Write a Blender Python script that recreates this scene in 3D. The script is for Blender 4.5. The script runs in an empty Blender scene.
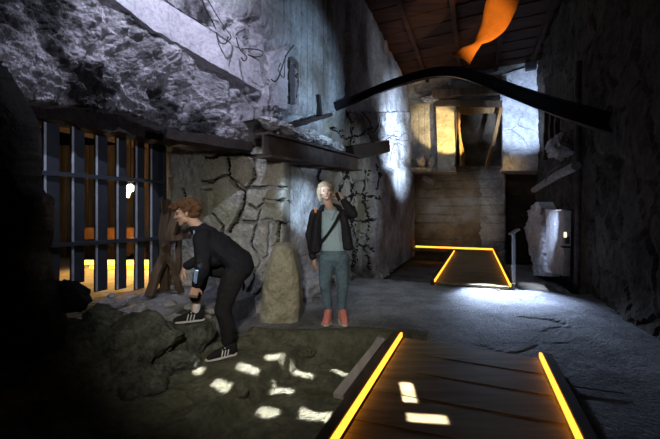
import bpy, bmesh, math, random
from mathutils import Vector, Matrix, noise
SC = bpy.context.scene
COL = SC.collection
V = Vector
random.seed(7)

# ------------------------------------------------------------------ camera, world, exposure, big lights
EYE, HOR, F = 1.26, 217.0, 330.0
cam_d = bpy.data.cameras.new('camera'); cam = bpy.data.objects.new('camera', cam_d); COL.objects.link(cam)
cam_d.lens = 18.0; cam_d.sensor_width = 36.0; cam_d.shift_y = -2.5/660.0; cam_d.clip_start = 0.05
cam.location = (0, 0, EYE); cam.rotation_euler = (math.pi/2, 0, 0)
SC.camera = cam
SC.view_settings.view_transform = 'Standard'; SC.view_settings.look = 'None'
SC.view_settings.gamma = 1.0; SC.view_settings.use_curve_mapping = False
SC.view_settings.exposure = 0.0
world = bpy.data.worlds.new('world'); SC.world = world; world.use_nodes = True
world.node_tree.nodes['Background'].inputs[0].default_value = (0.30, 0.36, 0.50, 1)
world.node_tree.nodes['Background'].inputs[1].default_value = 0.0012

def spot(name, loc, target, watts, color, deg, blend=0.5, size=0.05):
    d = bpy.data.lights.new(name, 'SPOT'); d.energy = watts; d.color = color
    d.spot_size = math.radians(deg); d.spot_blend = blend; d.shadow_soft_size = size
    o = bpy.data.objects.new(name, d); COL.objects.link(o); o.location = loc
    o.rotation_euler = (V(target)-V(loc)).to_track_quat('-Z', 'Y').to_euler()
    return o
def point(name, loc, watts, color, size=0.05):
    d = bpy.data.lights.new(name, 'POINT'); d.energy = watts; d.color = color; d.shadow_soft_size = size
    o = bpy.data.objects.new(name, d); COL.objects.link(o); o.location = loc
    return o
def patch_light(loc, target, w, h, watts, rz):  # unseen overhead area lamp, added to cast one light patch on the ground
    d = bpy.data.lights.new('added_patch_light', 'AREA'); d.shape = 'RECTANGLE'; d.size = w; d.size_y = h
    d.energy = watts; d.color = (.97, .96, 1.0); d.spread = math.radians(.6)
    o = bpy.data.objects.new('added_patch_light', d); COL.objects.link(o); o.location = loc
    o.rotation_euler = (0, 0, rz)
    return o

def P(px, py, Y): return V(((px-330.0)/F*Y, Y, EYE+(HOR-py)/F*Y))
def PL(c, px, py):                       # point on the vertical plane X = .444Y + c
    k = (px-330.0)/F
    return P(px, py, -c/(0.444-k))
DV = V((0.406, 0.914, 0)).normalized()   # along the hall
PV = V((0.914, -0.406, 0)).normalized()  # across it, to the right

C0 = V((3.15, 13.0, 0))
def PB0(px, py):
    k = (px-330)/F; q = C0+PV*((C0.y*k-C0.x)/(.914+.406*k)); return V((q.x, q.y, EYE+(HOR-py)/F*q.y))
BLUE = (0.62, 0.76, 1.0); COOL = (0.80, 0.84, 1.0); WARM = (1.0, 0.62, 0.22); NEUT = (1.0, 0.93, 0.82)
spot('slab_spot', (-.75, 1.75, 4.2), P(170, 56, 3.6), 370, (0.72, 0.76, 1.0), 86, 1.0, 0.03)
spot('slab_fill', (1.6, 1.3, 1.9), P(120, 66, 3.3), 165, (0.74, 0.78, 1.0), 48, 1.0, 0.04)
spot('upper_wall_wash', (3.4, 7.0, 2.4), PL(-2.62, 385, 62), 160, (.82, .86, 1.0), 46, 1.0, 0.06)
spot('wall_spot', (3.0, 3.4, 2.6), P(318, 92, 5.2), 620, (.52, .74, 1.0), 44, 1.0, 0.03)
spot('low_wall_spot', (-.10, 1.8, 1.95), P(303, 206, 4.9), 1150, (.58, .77, 1.0), 17, 1.0, 0.05)
spot('masonry_spot', (3.4, 4.2, 2.6), P(366, 190, 7.0), 210, (.80, .88, 1.0), 46, 0.9, 0.05)
spot('added_face_spot', (-2.75, 3.3, 1.75), P(188, 216, 3.05), 9, (1, .9, .78), 40, 1.0, 0.03)  # added spot to light the crouching person's face, no fixture there
spot('trench_fill', (-0.40, 0.45, 1.9), P(282, 276, 3.8), 240, NEUT, 68, 1.0, 0.08)
spot('floor_spot', (2.72, 5.95, .50), (2.68, 5.45, 0), 470, (.55, .69, 1.0), 100, 1.0, 0.06)
spot('floor_spot', (3.30, 5.75, .55), (3.22, 5.35, 0), 220, (.50, .64, 1.0), 90, 1.0, 0.06)
spot('floor_wash', (1.6, 5.4, 5.4), P(385, 290, 5.4), 330, (.74, .84, 1.0), 36, 1.0, 0.10)
spot('pillar_spot', (4.1, 8.8, 3.0), PL(-2.62, 395, 144), 2000, BLUE, 80, 1.0, 0.04)
spot('column_spot', (4.7, 9.4, 2.5), PB0(444, 132), 1700, (1.0, .68, .27), 25, 0.4, 0.04)
spot('corner_spot', (3.6, 12.0, 2.6), PB0(409, 115), 30, WARM, 80, 0.9, 0.04)
spot('back_panel_spot', (4.9, 8.4, 2.6), PB0(525, 114), 1700, (.52, .68, 1.0), 42, 0.9, 0.05)
spot('back_wash', (3.9, 8.6, 2.4), PB0(424, 108), 360, (1.0, .90, .76), 34, 1.0, 0.08)
spot('panel_foot_spot', (5.6, 11.0, 3.1), PB0(510, 166), 14, WARM, 60, 0.9, 0.03)
spot('niche_spot', (4.6, 6.4, 3.3), PL(1.7, 560, 148), 1500, (.85, .9, 1), 16, 1.0, 0.04)
spot('right_niche_spot', (3.5, 6.5, 1.8), P(556, 236, 7.8), 480, (.55, .68, 1), 30, 1.0, 0.05)
spot('ribbon_spot', (2.9, 3.0, 3.0), P(484, 32, 6.4), 1000, (1.0, .62, .28), 25, 0.8, 0.05)
spot('ceiling_spot', (3.2, 8.4, 1.0), (2.6, 10.2, 6.6), 26, (1.0, .50, .30), 50, 1.0, 0.2)
spot('lower_back_wash', (4.0, 9.4, 1.7), PB0(458, 210), 120, (1, .88, .66), 60, 1.0, 0.1)
spot('opening_spot', (4.5, 9.2, 3.4), PB0(478, 135), 70, (.95, .92, .9), 13, 1.0, 0.05)
for (px, py, z, w, h) in ((275,360,-.12,.20,.13),(248,376,-.12,.20,.12),(222,390,-.12,.16,.11),(302,373,-.25,.25,.10),
        (283,390,-.25,.22,.13),(268,410,-.25,.19,.11),(340,372,-.28,.20,.05),(315,416,-.30,.27,.14),(199,372,-.05,.09,.09),
        (408,387,.06,.10,.30),(427,413,.06,.26,.10)):
    Y = F*(EYE-z)/(py-HOR); X = (px-330)/F*Y
    patch_light((X, Y, 3.7), None, w*.9, h*.85, .55*w*h/.025, -0.12)

# ------------------------------------------------------------------ helpers
def new_mat(name):
    m = bpy.data.materials.new(name); m.use_nodes = True
    nt = m.node_tree; b = nt.nodes['Principled BSDF']; b.inputs['Specular IOR Level'].default_value = .25
    return m, nt, b
def stone_mat(name, ca, cb, scale=3.0, bump=0.5, rough=0.9, cc=None, fine=26.0, stain=(.5, .66)):
    m, nt, b = new_mat(name); N = nt.nodes; L = nt.links
    tc = N.new('ShaderNodeTexCoord')
    n1 = N.new('ShaderNodeTexNoise'); n1.inputs['Scale'].default_value = scale; n1.inputs['Detail'].default_value = 8; n1.inputs['Roughness'].default_value = .65
    L.new(tc.outputs['Object'], n1.inputs['Vector'])
    r = N.new('ShaderNodeValToRGB'); r.color_ramp.elements[0].position = .36; r.color_ramp.elements[1].position = .64
    r.color_ramp.elements[0].color = (*ca, 1); r.color_ramp.elements[1].color = (*cb, 1)
    L.new(n1.outputs['Fac'], r.inputs['Fac'])
    out = r.outputs['Color']
    if cc:
        n3 = N.new('ShaderNodeTexNoise'); n3.inputs['Scale'].default_value = scale*.45; n3.inputs['Detail'].default_value = 5
        L.new(tc.outputs['Object'], n3.inputs['Vector'])
        r3 = N.new('ShaderNodeValToRGB'); r3.color_ramp.elements[0].position = stain[0]; r3.color_ramp.elements[1].position = stain[1]
        L.new(n3.outputs['Fac'], r3.inputs['Fac'])
        mx = N.new('ShaderNodeMixRGB'); L.new(r3.outputs['Color'], mx.inputs['Fac']); L.new(out, mx.inputs[1]); mx.inputs[2].default_value = (*cc, 1)
        out = mx.outputs[0]
    L.new(out, b.inputs['Base Color'])
    n2 = N.new('ShaderNodeTexNoise'); n2.inputs['Scale'].default_value = fine; n2.inputs['Detail'].default_value = 6; n2.inputs['Roughness'].default_value = .7
    L.new(tc.outputs['Object'], n2.inputs['Vector'])
    sp = N.new('ShaderNodeValToRGB'); sp.color_ramp.elements[0].position = .36; sp.color_ramp.elements[1].position = .56
    sp.color_ramp.elements[0].color = (.45, .45, .45, 1); L.new(n2.outputs['Fac'], sp.inputs['Fac'])
    ml = N.new('ShaderNodeMixRGB'); ml.blend_type = 'MULTIPLY'; ml.inputs['Fac'].default_value = min(1, bump*1.1); L.new(out, ml.inputs[1]); L.new(sp.outputs['Color'], ml.inputs[2])
    L.new(ml.outputs[0], b.inputs['Base Color'])
    bp = N.new('ShaderNodeBump'); bp.inputs['Strength'].default_value = min(1, bump*1.2); bp.inputs['Distance'].default_value = .05
    L.new(n2.outputs['Fac'], bp.inputs['Height']); L.new(bp.outputs['Normal'], b.inputs['Normal'])
    b.inputs['Roughness'].default_value = rough
    b.inputs['Specular IOR Level'].default_value = .25
    return m
def wood_mat(name, ca, cb, axis='X', scale=3.0, rough=.75, bump=.25):
    m, nt, b = new_mat(name); N = nt.nodes; L = nt.links
    tc = N.new('ShaderNodeTexCoord'); mp = N.new('ShaderNodeMapping')
    s = [scale*6]*3; s['XYZ'.index(axis)] = scale*.5; mp.inputs['Scale'].default_value = s
    L.new(tc.outputs['Object'], mp.inputs['Vector'])
    n1 = N.new('ShaderNodeTexNoise'); n1.inputs['Scale'].default_value = 1.0; n1.inputs['Detail'].default_value = 6; n1.inputs['Roughness'].default_value = .6
    L.new(mp.outputs[0], n1.inputs['Vector'])
    r = N.new('ShaderNodeValToRGB'); r.color_ramp.elements[0].position = .35; r.color_ramp.elements[1].position = .68
    r.color_ramp.elements[0].color = (*ca, 1); r.color_ramp.elements[1].color = (*cb, 1)
    L.new(n1.outputs['Fac'], r.inputs['Fac']); L.new(r.outputs['Color'], b.inputs['Base Color'])
    bp = N.new('ShaderNodeBump'); bp.inputs['Strength'].default_value = bump; bp.inputs['Distance'].default_value = .01
    L.new(n1.outputs['Fac'], bp.inputs['Height']); L.new(bp.outputs['Normal'], b.inputs['Normal'])
    b.inputs['Roughness'].default_value = rough
    return m
def plain(name, c, rough=.7, metal=0.0, var=.25, scale=20.0, bump=.15):
    m = stone_mat(name, tuple(x*(1-var) for x in c), tuple(min(1, x*(1+var)) for x in c), scale, bump, rough, fine=scale*5)
    m.node_tree.nodes['Principled BSDF'].inputs['Metallic'].default_value = metal
    return m
def glow(name, c, s):
    m, nt, b = new_mat(name)
    b.inputs['Base Color'].default_value = (*c, 1); b.inputs['Emission Color'].default_value = (*c, 1)
    b.inputs['Emission Strength'].default_value = s
    return m

def root_of(o):
    while o.parent: o = o.parent
    return o
def obj(name, bm, mat, parent=None, smooth=False):
    me = bpy.data.meshes.new(name)
    if parent is not None:
        r = root_of(parent)
        bm.transform((Matrix.Translation(r.location) @ r.rotation_euler.to_matrix().to_4x4()).inverted())
    bm.to_mesh(me); bm.free()
    for mm in (mat if isinstance(mat, (list, tuple)) else [mat]): me.materials.append(mm)
    if smooth:
        for p in me.polygons: p.use_smooth = True
    o = bpy.data.objects.new(name, me); COL.objects.link(o)
    if parent is not None: o.parent = parent
    return o
def tag(o, label, cat, group=None):
    o['label'] = label; o['category'] = cat
    if group: o['group'] = group
    return o
def thing(name, label, cat, loc=(0, 0, 0), rotz=0, group=None):
    o = bpy.data.objects.new(name, None); COL.objects.link(o); o.location = loc; o.rotation_euler = (0, 0, rotz)
    o.empty_display_size = .1
    return tag(o, label, cat, group)
def struct(name, bm, mat, smooth=False):
    o = obj(name, bm, mat, None, smooth); o['kind'] = 'structure'
    return o
def box(bm, c, ax, ay, az, bevel=.0):
    """box from a centre and three half-extent vectors"""
    c, ax, ay, az = V(c), V(ax), V(ay), V(az)
    t = bmesh.new(); vs = []
    for sx in (-1, 1):
        for sy in (-1, 1):
            for sz in (-1, 1): vs.append(t.verts.new(c+ax*sx+ay*sy+az*sz))
    for f in ((0,1,3,2),(4,6,7,5),(0,4,5,1),(2,3,7,6),(0,2,6,4),(1,5,7,3)): t.faces.new([vs[i] for i in f])
    bmesh.ops.recalc_face_normals(t, faces=t.faces)
    if bevel: bmesh.ops.bevel(t, geom=list(t.edges), offset=bevel, segments=2, affect='EDGES', profile=.6)
    me = bpy.data.meshes.new('tmp'); t.to_mesh(me); t.free(); bm.from_mesh(me); bpy.data.meshes.remove(me)
def beam(bm, a, b, w, h, up=(0, 0, 1), bevel=.006, segs=1, wob=0.0):
    """a bar from a to b, w wide and h high, optionally worn"""
    a, b = V(a), V(b); d = (b-a); L = d.length; d.normalize()
    s = d.cross(V(up)).normalized(); u = s.cross(d).normalized()
    if segs == 1 and not wob:
        box(bm, (a+b)/2, d*L/2, s*w/2, u*h/2, bevel); return
    sweep(bm, [a+d*L*i/segs + (s*noise.noise(a*9+V((i*.7, 0, 0)))+u*noise.noise(b*7+V((0, i*.7, 0))))*wob for i in range(segs+1)],
          [(-w/2, -h/2), (w/2, -h/2), (w/2, h/2), (-w/2, h/2)], up)
def sweep(bm, pts, prof, up=(0, 0, 1), scales=None):
    pts = [V(p) for p in pts]; rings = []
    for i, p in enumerate(pts):
        d = (pts[min(i+1, len(pts)-1)]-pts[max(i-1, 0)]).normalized()
        s = d.cross(V(up)).normalized(); u = s.cross(d).normalized(); k = scales[i] if scales else 1
        rings.append([bm.verts.new(p+s*x*k+u*y*k) for x, y in prof])
    n = len(prof)
    for a, b in zip(rings, rings[1:]):
        for j in range(n): bm.faces.new((a[j], a[(j+1) % n], b[(j+1) % n], b[j]))
    bm.faces.new(rings[0]); bm.faces.new(rings[-1][::-1])
    bmesh.ops.recalc_face_normals(bm, faces=bm.faces)
def circ(r, n=8): return [(r*math.cos(2*math.pi*i/n), r*math.sin(2*math.pi*i/n)) for i in range(n)]
def smooth_path(pts, n=6):
    pts = [V(p) for p in pts]; out = []
    q = [2*pts[0]-pts[1]] + pts + [2*pts[-1]-pts[-2]]
    for i in range(1, len(q)-2):
        for j in range(n):
            t = j/n; a, b, c, d = q[i-1], q[i], q[i+1], q[i+2]
            out.append(.5*((2*b)+(c-a)*t+(2*a-5*b+4*c-d)*t*t+(3*b-a-3*c+d)*t**3))
    out.append(pts[-1]); return out
def tube(bm, pts, r, n=8, up=(.13, .2, .97)): sweep(bm, pts, circ(r, n), up)
def lerp(a, b, t): return a+(b-a)*t
def interp(x, tab):
    if x <= tab[0][0]: return tab[0][1]
    for (a, va), (b, vb) in zip(tab, tab[1:]):
        if x <= b: return lerp(va, vb, (x-a)/(b-a))
    return tab[-1][1]
def sst(a, b, x):
    t = max(0., min(1., (x-a)/(b-a))); return t*t*(3-2*t)
def fbm(p, s, o=5, h=.9): return noise.fractal(V(p)*s, h*.72, 2.1, o)
def ridge(p, s, o=5): return noise.hybrid_multi_fractal(V(p)*s, .45, 2.1, o, .8, .9)-1.0
def crack(p, s, w=.08):
    q = V(p)*s; q = q+V((noise.noise(q*1.3), noise.noise(q*1.3+V((7, 3, 1))), noise.noise(q*1.3+V((1, 9, 4)))))*.45
    d, _ = noise.voronoi(q); return 1-sst(0, w, d[1]-d[0])          # 1 in the crack
def relief(bm, fn, nu, nv, nrm, back, disp=None, matfn=None):
    """a solid with a rough front: fn(s,t) gives the front sheet, disp its outward offset, back the thickness vector"""
    nrm, back = V(nrm), V(back); F_ = []; B_ = []
    for i in range(nu+1):
        fr = []; br = []
        for j in range(nv+1):
            s, t = i/nu, j/nv; p = fn(s, t); q = p + nrm*(disp(p, s, t) if disp else 0)
            fr.append(bm.verts.new(q)); br.append(p+back)
        F_.append(fr)
        B_.append(br)
    for i in range(nu):
        for j in range(nv):
            f = bm.faces.new((F_[i][j], F_[i+1][j], F_[i+1][j+1], F_[i][j+1]))
            if matfn: f.material_index = matfn(F_[i][j].co, i/nu, j/nv)
    edge = [(i, 0) for i in range(nu)]+[(nu, j) for j in range(nv)]+[(i, nv) for i in range(nu, 0, -1)]+[(0, j) for j in range(nv, 0, -1)]
    bv = [bm.verts.new(B_[i][j]) for i, j in edge]; fv = [F_[i][j] for i, j in edge]; n = len(edge)
    for k in range(n): bm.faces.new((fv[k], bv[k], bv[(k+1) % n], fv[(k+1) % n]))
    bm.faces.new(bv)
    bmesh.ops.recalc_face_normals(bm, faces=bm.faces)
def rock(bm, c, r, seed=0, sub=4, amp=.25, cuts=7, rot=0):
    rnd = random.Random(seed); t = bmesh.new(); bmesh.ops.create_icosphere(t, subdivisions=sub, radius=1)
    pl = []
    for _ in range(cuts):
        n = V((rnd.uniform(-1, 1), rnd.uniform(-1, 1), rnd.uniform(-1, 1))).normalized(); pl.append((n, rnd.uniform(.55, .85)))
    R = Matrix.Rotation(rot, 3, 'Z')
    for v in t.verts:
        p = v.co.copy()
        for n, d in pl:
            e = p.dot(n)-d
            if e > 0: p -= n*e*.9
        p *= 1+amp*fbm(v.co+V((seed*3.1, seed*1.7, 0)), 1.8, 5)*.6
        v.co = V(c)+R @ V((p.x*r[0], p.y*r[1], p.z*r[2]))
    me = bpy.data.meshes.new('tmp'); t.to_mesh(me); t.free(); bm.from_mesh(me); bpy.data.meshes.remove(me)

M = {}
M['slab'] = stone_mat('weathered_concrete', (.20, .19, .20), (.50, .48, .51), 4.2, .6, .95, (.035, .033, .034), fine=22, stain=(.52, .60))
M['band'] = stone_mat('smooth_concrete', (.42, .40, .43), (.56, .53, .57), 5, .5, .9)
M['plaster'] = stone_mat('formed_concrete', (.30, .31, .33), (.56, .58, .60), 1.8, .55, .9, (.17, .155, .14), fine=16)
M['pier'] = stone_mat('cracked_masonry', (.31, .31, .28), (.47, .46, .42), 2.6, .4, .9, (.22, .22, .14))
M['floor'] = stone_mat('concrete_floor', (.16, .16, .165), (.36, .36, .36), 2.0, .7, .8)
M['soil'] = stone_mat('packed_earth', (.085, .085, .055), (.16, .16, .11), 6.0, .45, .95)
M['rubble'] = stone_mat('dirty_rock', (.06, .065, .05), (.20, .21, .17), 5.0, .9, .95)
M['dark'] = stone_mat('shade_dark_rock', (.012, .012, .011), (.035, .034, .03), 3.0, .9, .95)  # near-black colour for painted crack shade and for rock left in the dark
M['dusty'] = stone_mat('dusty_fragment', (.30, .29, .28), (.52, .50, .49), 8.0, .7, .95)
M['leanstone'] = stone_mat('lime_stone', (.28, .27, .18), (.42, .40, .29), 5.0, .25, .9)
M['backwall'] = stone_mat('brown_stained_wall', (.12, .095, .07), (.26, .21, .15), 1.6, .5, .9, (.34, .34, .36))
M['cream'] = stone_mat('cream_plaster', (.52, .44, .30), (.74, .66, .48), 4.0, .5, .9)
M['white'] = stone_mat('white_plaster', (.50, .50, .52), (.78, .78, .80), 4.0, .5, .9)
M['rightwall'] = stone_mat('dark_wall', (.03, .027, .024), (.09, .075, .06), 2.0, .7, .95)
M['steel'] = plain('rusted_dark_steel', (.045, .040, .042), .55, .4, .35, 14)
M['gate'] = plain('blue_grey_painted_steel', (.042, .048, .058), .5, .3, .12, 8, .05)
M['rust'] = plain('brown_rust', (.085, .066, .062), .8, .1, .35, 9, .4)
M['darkwood_shade'] = plain('black_timber_niche_shade', (.028, .020, .018), .85, 0, .4, 7, .5)
M['edgelight'] = plain('painted_edge_light', (.42, .45, .48), .5, .2, .15, 10)
M['rail'] = plain('black_bent_steel', (.03, .03, .032), .38, .6, .3, 10, .2)
M['deck'] = wood_mat('walkway_board', (.14, .11, .052), (.28, .22, .11), 'X', 2.0)
M['edge'] = wood_mat('dark_walkway_edge', (.05, .035, .022), (.11, .08, .05), 'Y', 2.0)
M['pale'] = wood_mat('pale_board', (.38, .34, .30), (.56, .50, .45), 'Y', 2.0)
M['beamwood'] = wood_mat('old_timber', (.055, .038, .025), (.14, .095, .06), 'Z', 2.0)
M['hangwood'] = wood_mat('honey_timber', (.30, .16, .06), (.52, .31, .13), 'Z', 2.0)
M['ceiling'] = wood_mat('red_brown_board', (.022, .009, .006), (.062, .026, .015), 'X', 1.2)
M['chamber'] = wood_mat('chamber_board', (.16, .125, .08), (.36, .29, .19), 'Z', 1.5)
M['tile'] = plain('grey_tile', (.30, .30, .31), .7, 0, .15, 6)
M['led'] = glow('amber_led', (1.0, .37, .03), 3.0)
M['led_far'] = glow('amber_led_far', (1.0, .37, .03), 3.0)
M['orange'] = plain('orange_sheet', (.72, .24, .035), .5, 0, .12, 5)

# ------------------------------------------------------------------ ground
YB = [(-4.8, 3.0), (-2.6, 3.3), (-2.3, 3.62), (-1.4, 3.70), (-.9, 3.62), (-.5, 3.6)]
FOOT = (-.96, 2.99, -.023)              # level spot under the crouching person's lower foot
def ground(u, Y):
    p = V((u, Y, 0))
    w = .05*noise.noise(p*2.2)+.03*noise.noise(p*6)
    yb = interp(u, YB)+w
    slab = .012*fbm(p, 1.3, 4)+.002*fbm(p, 7, 4)-.014*crack(V((u, Y, 0)), .8, .035)*sst(-.1, .3, noise.noise(p*.9))
    lev = interp(u+w*.5, [(-2.55, -.02), (-2.3, -.07), (-2.05, -.10), (-1.88, -.08), (-1.77, -.26), (-1.2, -.30), (-.92, -.30), (-.72, -.16), (-.55, -.06)])
    ramp = interp(u+w, [(-4.2, .36), (-3.2, .30), (-2.72, .24), (-2.56, .02), (-2.4, -.4)])
    tr = max(lev, ramp if u < -2.4 else -9) + .035*fbm(p, 3.5, 6) + .014*fbm(p, 11, 4)
    if u < -2.52: tr += (.05*ridge(p, 3.0, 5)+.10-.16*noise.voronoi(p*4.5)[0][0]-.08*noise.voronoi(p*10)[0][0])*sst(-2.5, -2.75, u)
    k = sst(yb-.26, yb+.03, Y)
    deep = sst(-.62, -.45, u)
    low = lerp(tr, slab, deep)
    z = lerp(low, max(slab, ramp*.9 if u < -2.9 else -9), k)
    z += (.07*fbm(p, 4, 5)+.05*noise.noise(p*3.1))*k*(1-k)*4*(1-deep)
    t = (u+.444*Y)*.406+Y*.914+.10*noise.noise(p*2.5)+.03*noise.noise(p*9)
    z -= .5*sst(6.60, 6.72, t)
    z = lerp(FOOT[2], z, sst(.14, .42, math.hypot(u+.444*Y-FOOT[0], Y-FOOT[1])))
    return z
bm = bmesh.new(); us = []; u = -4.4
while u < 2.2: us.append(u); u += .026 if u < -.4 else .06
ys = []; y = .7
while y < 13.8: ys.append(y); y += .028 if y < 4.2 else .07 if y < 7 else .2
grid = [[bm.verts.new((u+.444*y, y, ground(u, y))) for y in ys] for u in us]
for i in range(len(us)-1):
    for j in range(len(ys)-1):
        f = bm.faces.new((grid[i][j], grid[i+1][j], grid[i+1][j+1], grid[i][j+1]))
        yb = interp(us[i], YB)
        f.material_index = 1 if (ys[j] < yb+.06 and us[i] < -.55) else 0
        if us[i] < -2.6 and ys[j] < 3.6: f.material_index = 2
for lo in (bm.edges[:],):
    be = [e for e in lo if e.is_boundary]
    r = bmesh.ops.extrude_edge_only(bm, edges=be)
    for g in r['geom']:
        if isinstance(g, bmesh.types.BMVert): g.co.z = -.9
bmesh.ops.recalc_face_normals(bm, faces=bm.faces)
struct('floor', bm, [M['floor'], M['soil'], M['rubble']])

# ------------------------------------------------------------------ left side: broken slab, band, smooth wall, pier
BOT = [(-90, 60), (-40, 78), (0, 97), (40, 102), (90, 107), (120, 112), (170, 128), (210, 141), (250, 151), (280, 158)]
BAND = [(-90, -120), (60, -40), (112, -2), (150, 28), (190, 50), (225, 70), (262, 92), (266, 108), (304, 112)]
BANDTOP = [(-90, -165), (110, -34), (165, 0), (200, 22), (235, 45), (259, 60), (266, 98), (305, 106)]
def f_slab(s, t):
    px = lerp(-90, 278, s); top = interp(px, BAND)-16; py = lerp(interp(px, BOT)+2.5*noise.noise(V((px*.09, 0, 3)))+2*noise.noise(V((px*.3, 5, 3))), top, t)
    cb = interp(px, [(0, -3.85), (120, -3.75), (200, -3.3), (265, -2.92)]); ct = interp(px, [(40, -3.34), (180, -3.14), (225, -2.82), (285, -2.56)])
    return PL(lerp(cb, ct, t**.6), px, py)
def chunk(p, s):
    d, pts = noise.voronoi(V(p)*s); return d[0]
def d_slab(p, s, t):
    q = V((p.x+p.z*.5, p.y, p.z*.6)); w = q+V((noise.noise(q*3), noise.noise(q*3+V((5, 1, 2))), noise.noise(q*3+V((2, 7, 3)))))*.12
    e = .06*fbm(p, 1.5, 3)-.11*chunk(w, 4.0)-.08*chunk(w, 9)+.03*fbm(p, 14, 5)+.13
    h = sst(.22, .5, noise.noise(V((p.x*1.1+p.z*.9, p.y*1.1, 4+p.z*.5)))+.25*noise.noise(p*5))
    e = (e-.10*h)*(1-.8*sst(.72, .9, t)); return e
bm = bmesh.new(); relief(bm, f_slab, 380, 150, PV, -PV*.7, d_slab)
struct('wall_left_slab', bm, M['slab'])
def f_band(s, t):
    px = lerp(40, 304, s); lo = interp(px, BAND)+1.5*noise.noise(V((px*.12, 1, 0))); hi = interp(px, BANDTOP)
    py = lerp(lo, hi, t/.28) if t < .28 else lerp(hi, -150, (t-.28)/.72)
    c = interp(px, [(40, -3.32), (180, -3.12), (225, -2.8), (285, -2.56), (304, -2.60)])
    return PL(c, px, py)
def px_of(p): return 330+F*p.x/p.y
def py_of(p): return HOR+F*(EYE-p.z)/p.y
def roughness(p):
    px, py = px_of(p), py_of(p); return sst(-6, 8, (px-225)*-.61+(py-0)*.79+2+8*noise.noise(p*5))
def chipk(p):
    px, py = px_of(p), py_of(p)
    return sst(263, 265, px+1.5*noise.noise(p*9))*sst(46, 50, py-(283-px)*.35+2*noise.noise(p*11))*(1-sst(286, 287, px))
def d_band(p, s, t):
    px, py = px_of(p), py_of(p)
    if t < .27 and px < 263: return .006*fbm(p, 6, 5)+.02*noise.noise(p*2)
    rough = roughness(p)      # below/left of the line (225,0)-(290,50)
    g = abs(((p.y*1.09)/.17) % 1-.5)*2
    if t > .27 and t < .33: rough *= .3+.7*sst(.27, .33, t)
    smooth = -.03*sst(.86, .97, g)+.004*fbm(p, 5, 4)
    rg = .05-.12*chunk(p+V((noise.noise(p*3), 0, noise.noise(p*4)))*.1, 6)-.04*chunk(p, 13)+.03*fbm(p, 9, 5)-.07*sst(.2, .5, noise.noise(V((p.x*2+p.z*1.5, p.y*2, p.z*.8))))
    if px > 258:
        k = chipk(p)
        x0 = 287+.4*noise.noise(p*20); slot = sst(x0, x0+.8, px)*(1-sst(296.5, 297.5, px))*sst(52, 54, py-(px-286)*.8)*(1-sst(104, 106, py))
        e = lerp(smooth+.03, rg, rough)
        return lerp(lerp(e, .07+.02*fbm(p, 4, 5), k), -.40, slot)
    return lerp(smooth+.03, rg, rough)
bm = bmesh.new(); relief(bm, f_band, 300, 200, PV, -PV*.55, d_band, lambda p, s, t: 0 if (t < .27 and px_of(p) < 263) or chipk(p) > .5 else 3 if 287.3 < px_of(p) < 296.5 and 56 < py_of(p)+(px_of(p)-286)*-.8 and py_of(p) < 104 else 1 if roughness(p) > .5 and px_of(p) < 286 else 2)
struct('wall_left_band', bm, [M['band'], M['slab'], M['plaster'], M['darkwood_shade']])  # dark timber colour inside the niche slot paints its shade
# cracked pier between gate and hall
def f_pier(s, t):
    px = lerp(166, 290, s)
    e = 3*noise.noise(V((t*5, 2, 0)))*(1 if s > .5 else .6)
    px += e*(s-.3)
    y = lerp(350, interp(px, [(166, 140), (250, 146), (290, 152)]), t)
    Y = lerp(4.62, 4.22, s)+.35*max(0, (s-.93)/.07)**2+.25*max(0, (.06-s)/.06)**2
    return P(px, y, Y)
PCR = [([(227, 160), (231, 178), (243, 190), (244, 203), (237, 219), (228, 232)], 2.0), ([(254, 158), (255, 178), (245, 190)], 1.6), ([(205, 158), (244, 155), (268, 156)], 1.5),
       ([(236, 222), (262, 221), (288, 223)], 1.4), ([(247, 188), (288, 187)], 1.4), ([(264, 200), (288, 201)], 1.6), ([(258, 222), (251, 244), (261, 261), (253, 280), (247, 300)], 1.6),
       ([(270, 223), (268, 255), (262, 262)], 1.3), ([(251, 269), (274, 266)], 1.2), ([(240, 316), (244, 290), (236, 268), (230, 250)], 1.8), ([(281, 223), (276, 243), (268, 250)], 1.3),
       ([(213, 214), (222, 226), (220, 245)], 1.5), ([(250, 300), (262, 290), (264, 276)], 1.3), ([(227, 176), (214, 182), (202, 181)], 1.2),
       ([(182, 190), (188, 214)], 1.6), ([(262, 205), (258, 222)], 1.2), ([(243, 203), (256, 208), (263, 204)], 1.1)]
def line_dist(x, y, pl):
    d = 1e9
    for (x0, y0), (x1, y1) in zip(pl, pl[1:]):
        dx, dy = x1-x0, y1-y0; t = max(0, min(1, ((x-x0)*dx+(y-y0)*dy)/(dx*dx+dy*dy))); d = min(d, math.hypot(x-x0-dx*t, y-y0-dy*t))
    return d
def in_crack(p, pls):
    px, py = px_of(p), py_of(p)
    jx, jy = px+2.5*noise.noise(p*5)+1.2*noise.noise(p*13), py+2.5*noise.noise(p*5+V((3, 1, 4)))+1.2*noise.noise(p*13+V((1, 1, 1)))
    return any(line_dist(jx, jy, pl) < w*.72*(.9+.5*noise.noise(p*3)) for pl, w in pls)
def d_pier(p, s, t):
    px, py = px_of(p), py_of(p); e = .035*fbm(p, 1.6, 5)+.012*fbm(p, 8, 5)
    jx, jy = px+2.5*noise.noise(p*5)+1.2*noise.noise(p*13), py+2.5*noise.noise(p*5+V((3, 1, 4)))+1.2*noise.noise(p*13+V((1, 1, 1)))
    for pl, w in PCR:
        d = line_dist(jx, jy, pl)
        if d < w*1.6: e -= .13*sst(w*1.6, w*.35, d)
    e -= .16*sst(200, 202, jx)*(1-sst(211, 213, jx))*sst(188, 190, jy)*(1-sst(214, 216, jy))
    return e
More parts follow.
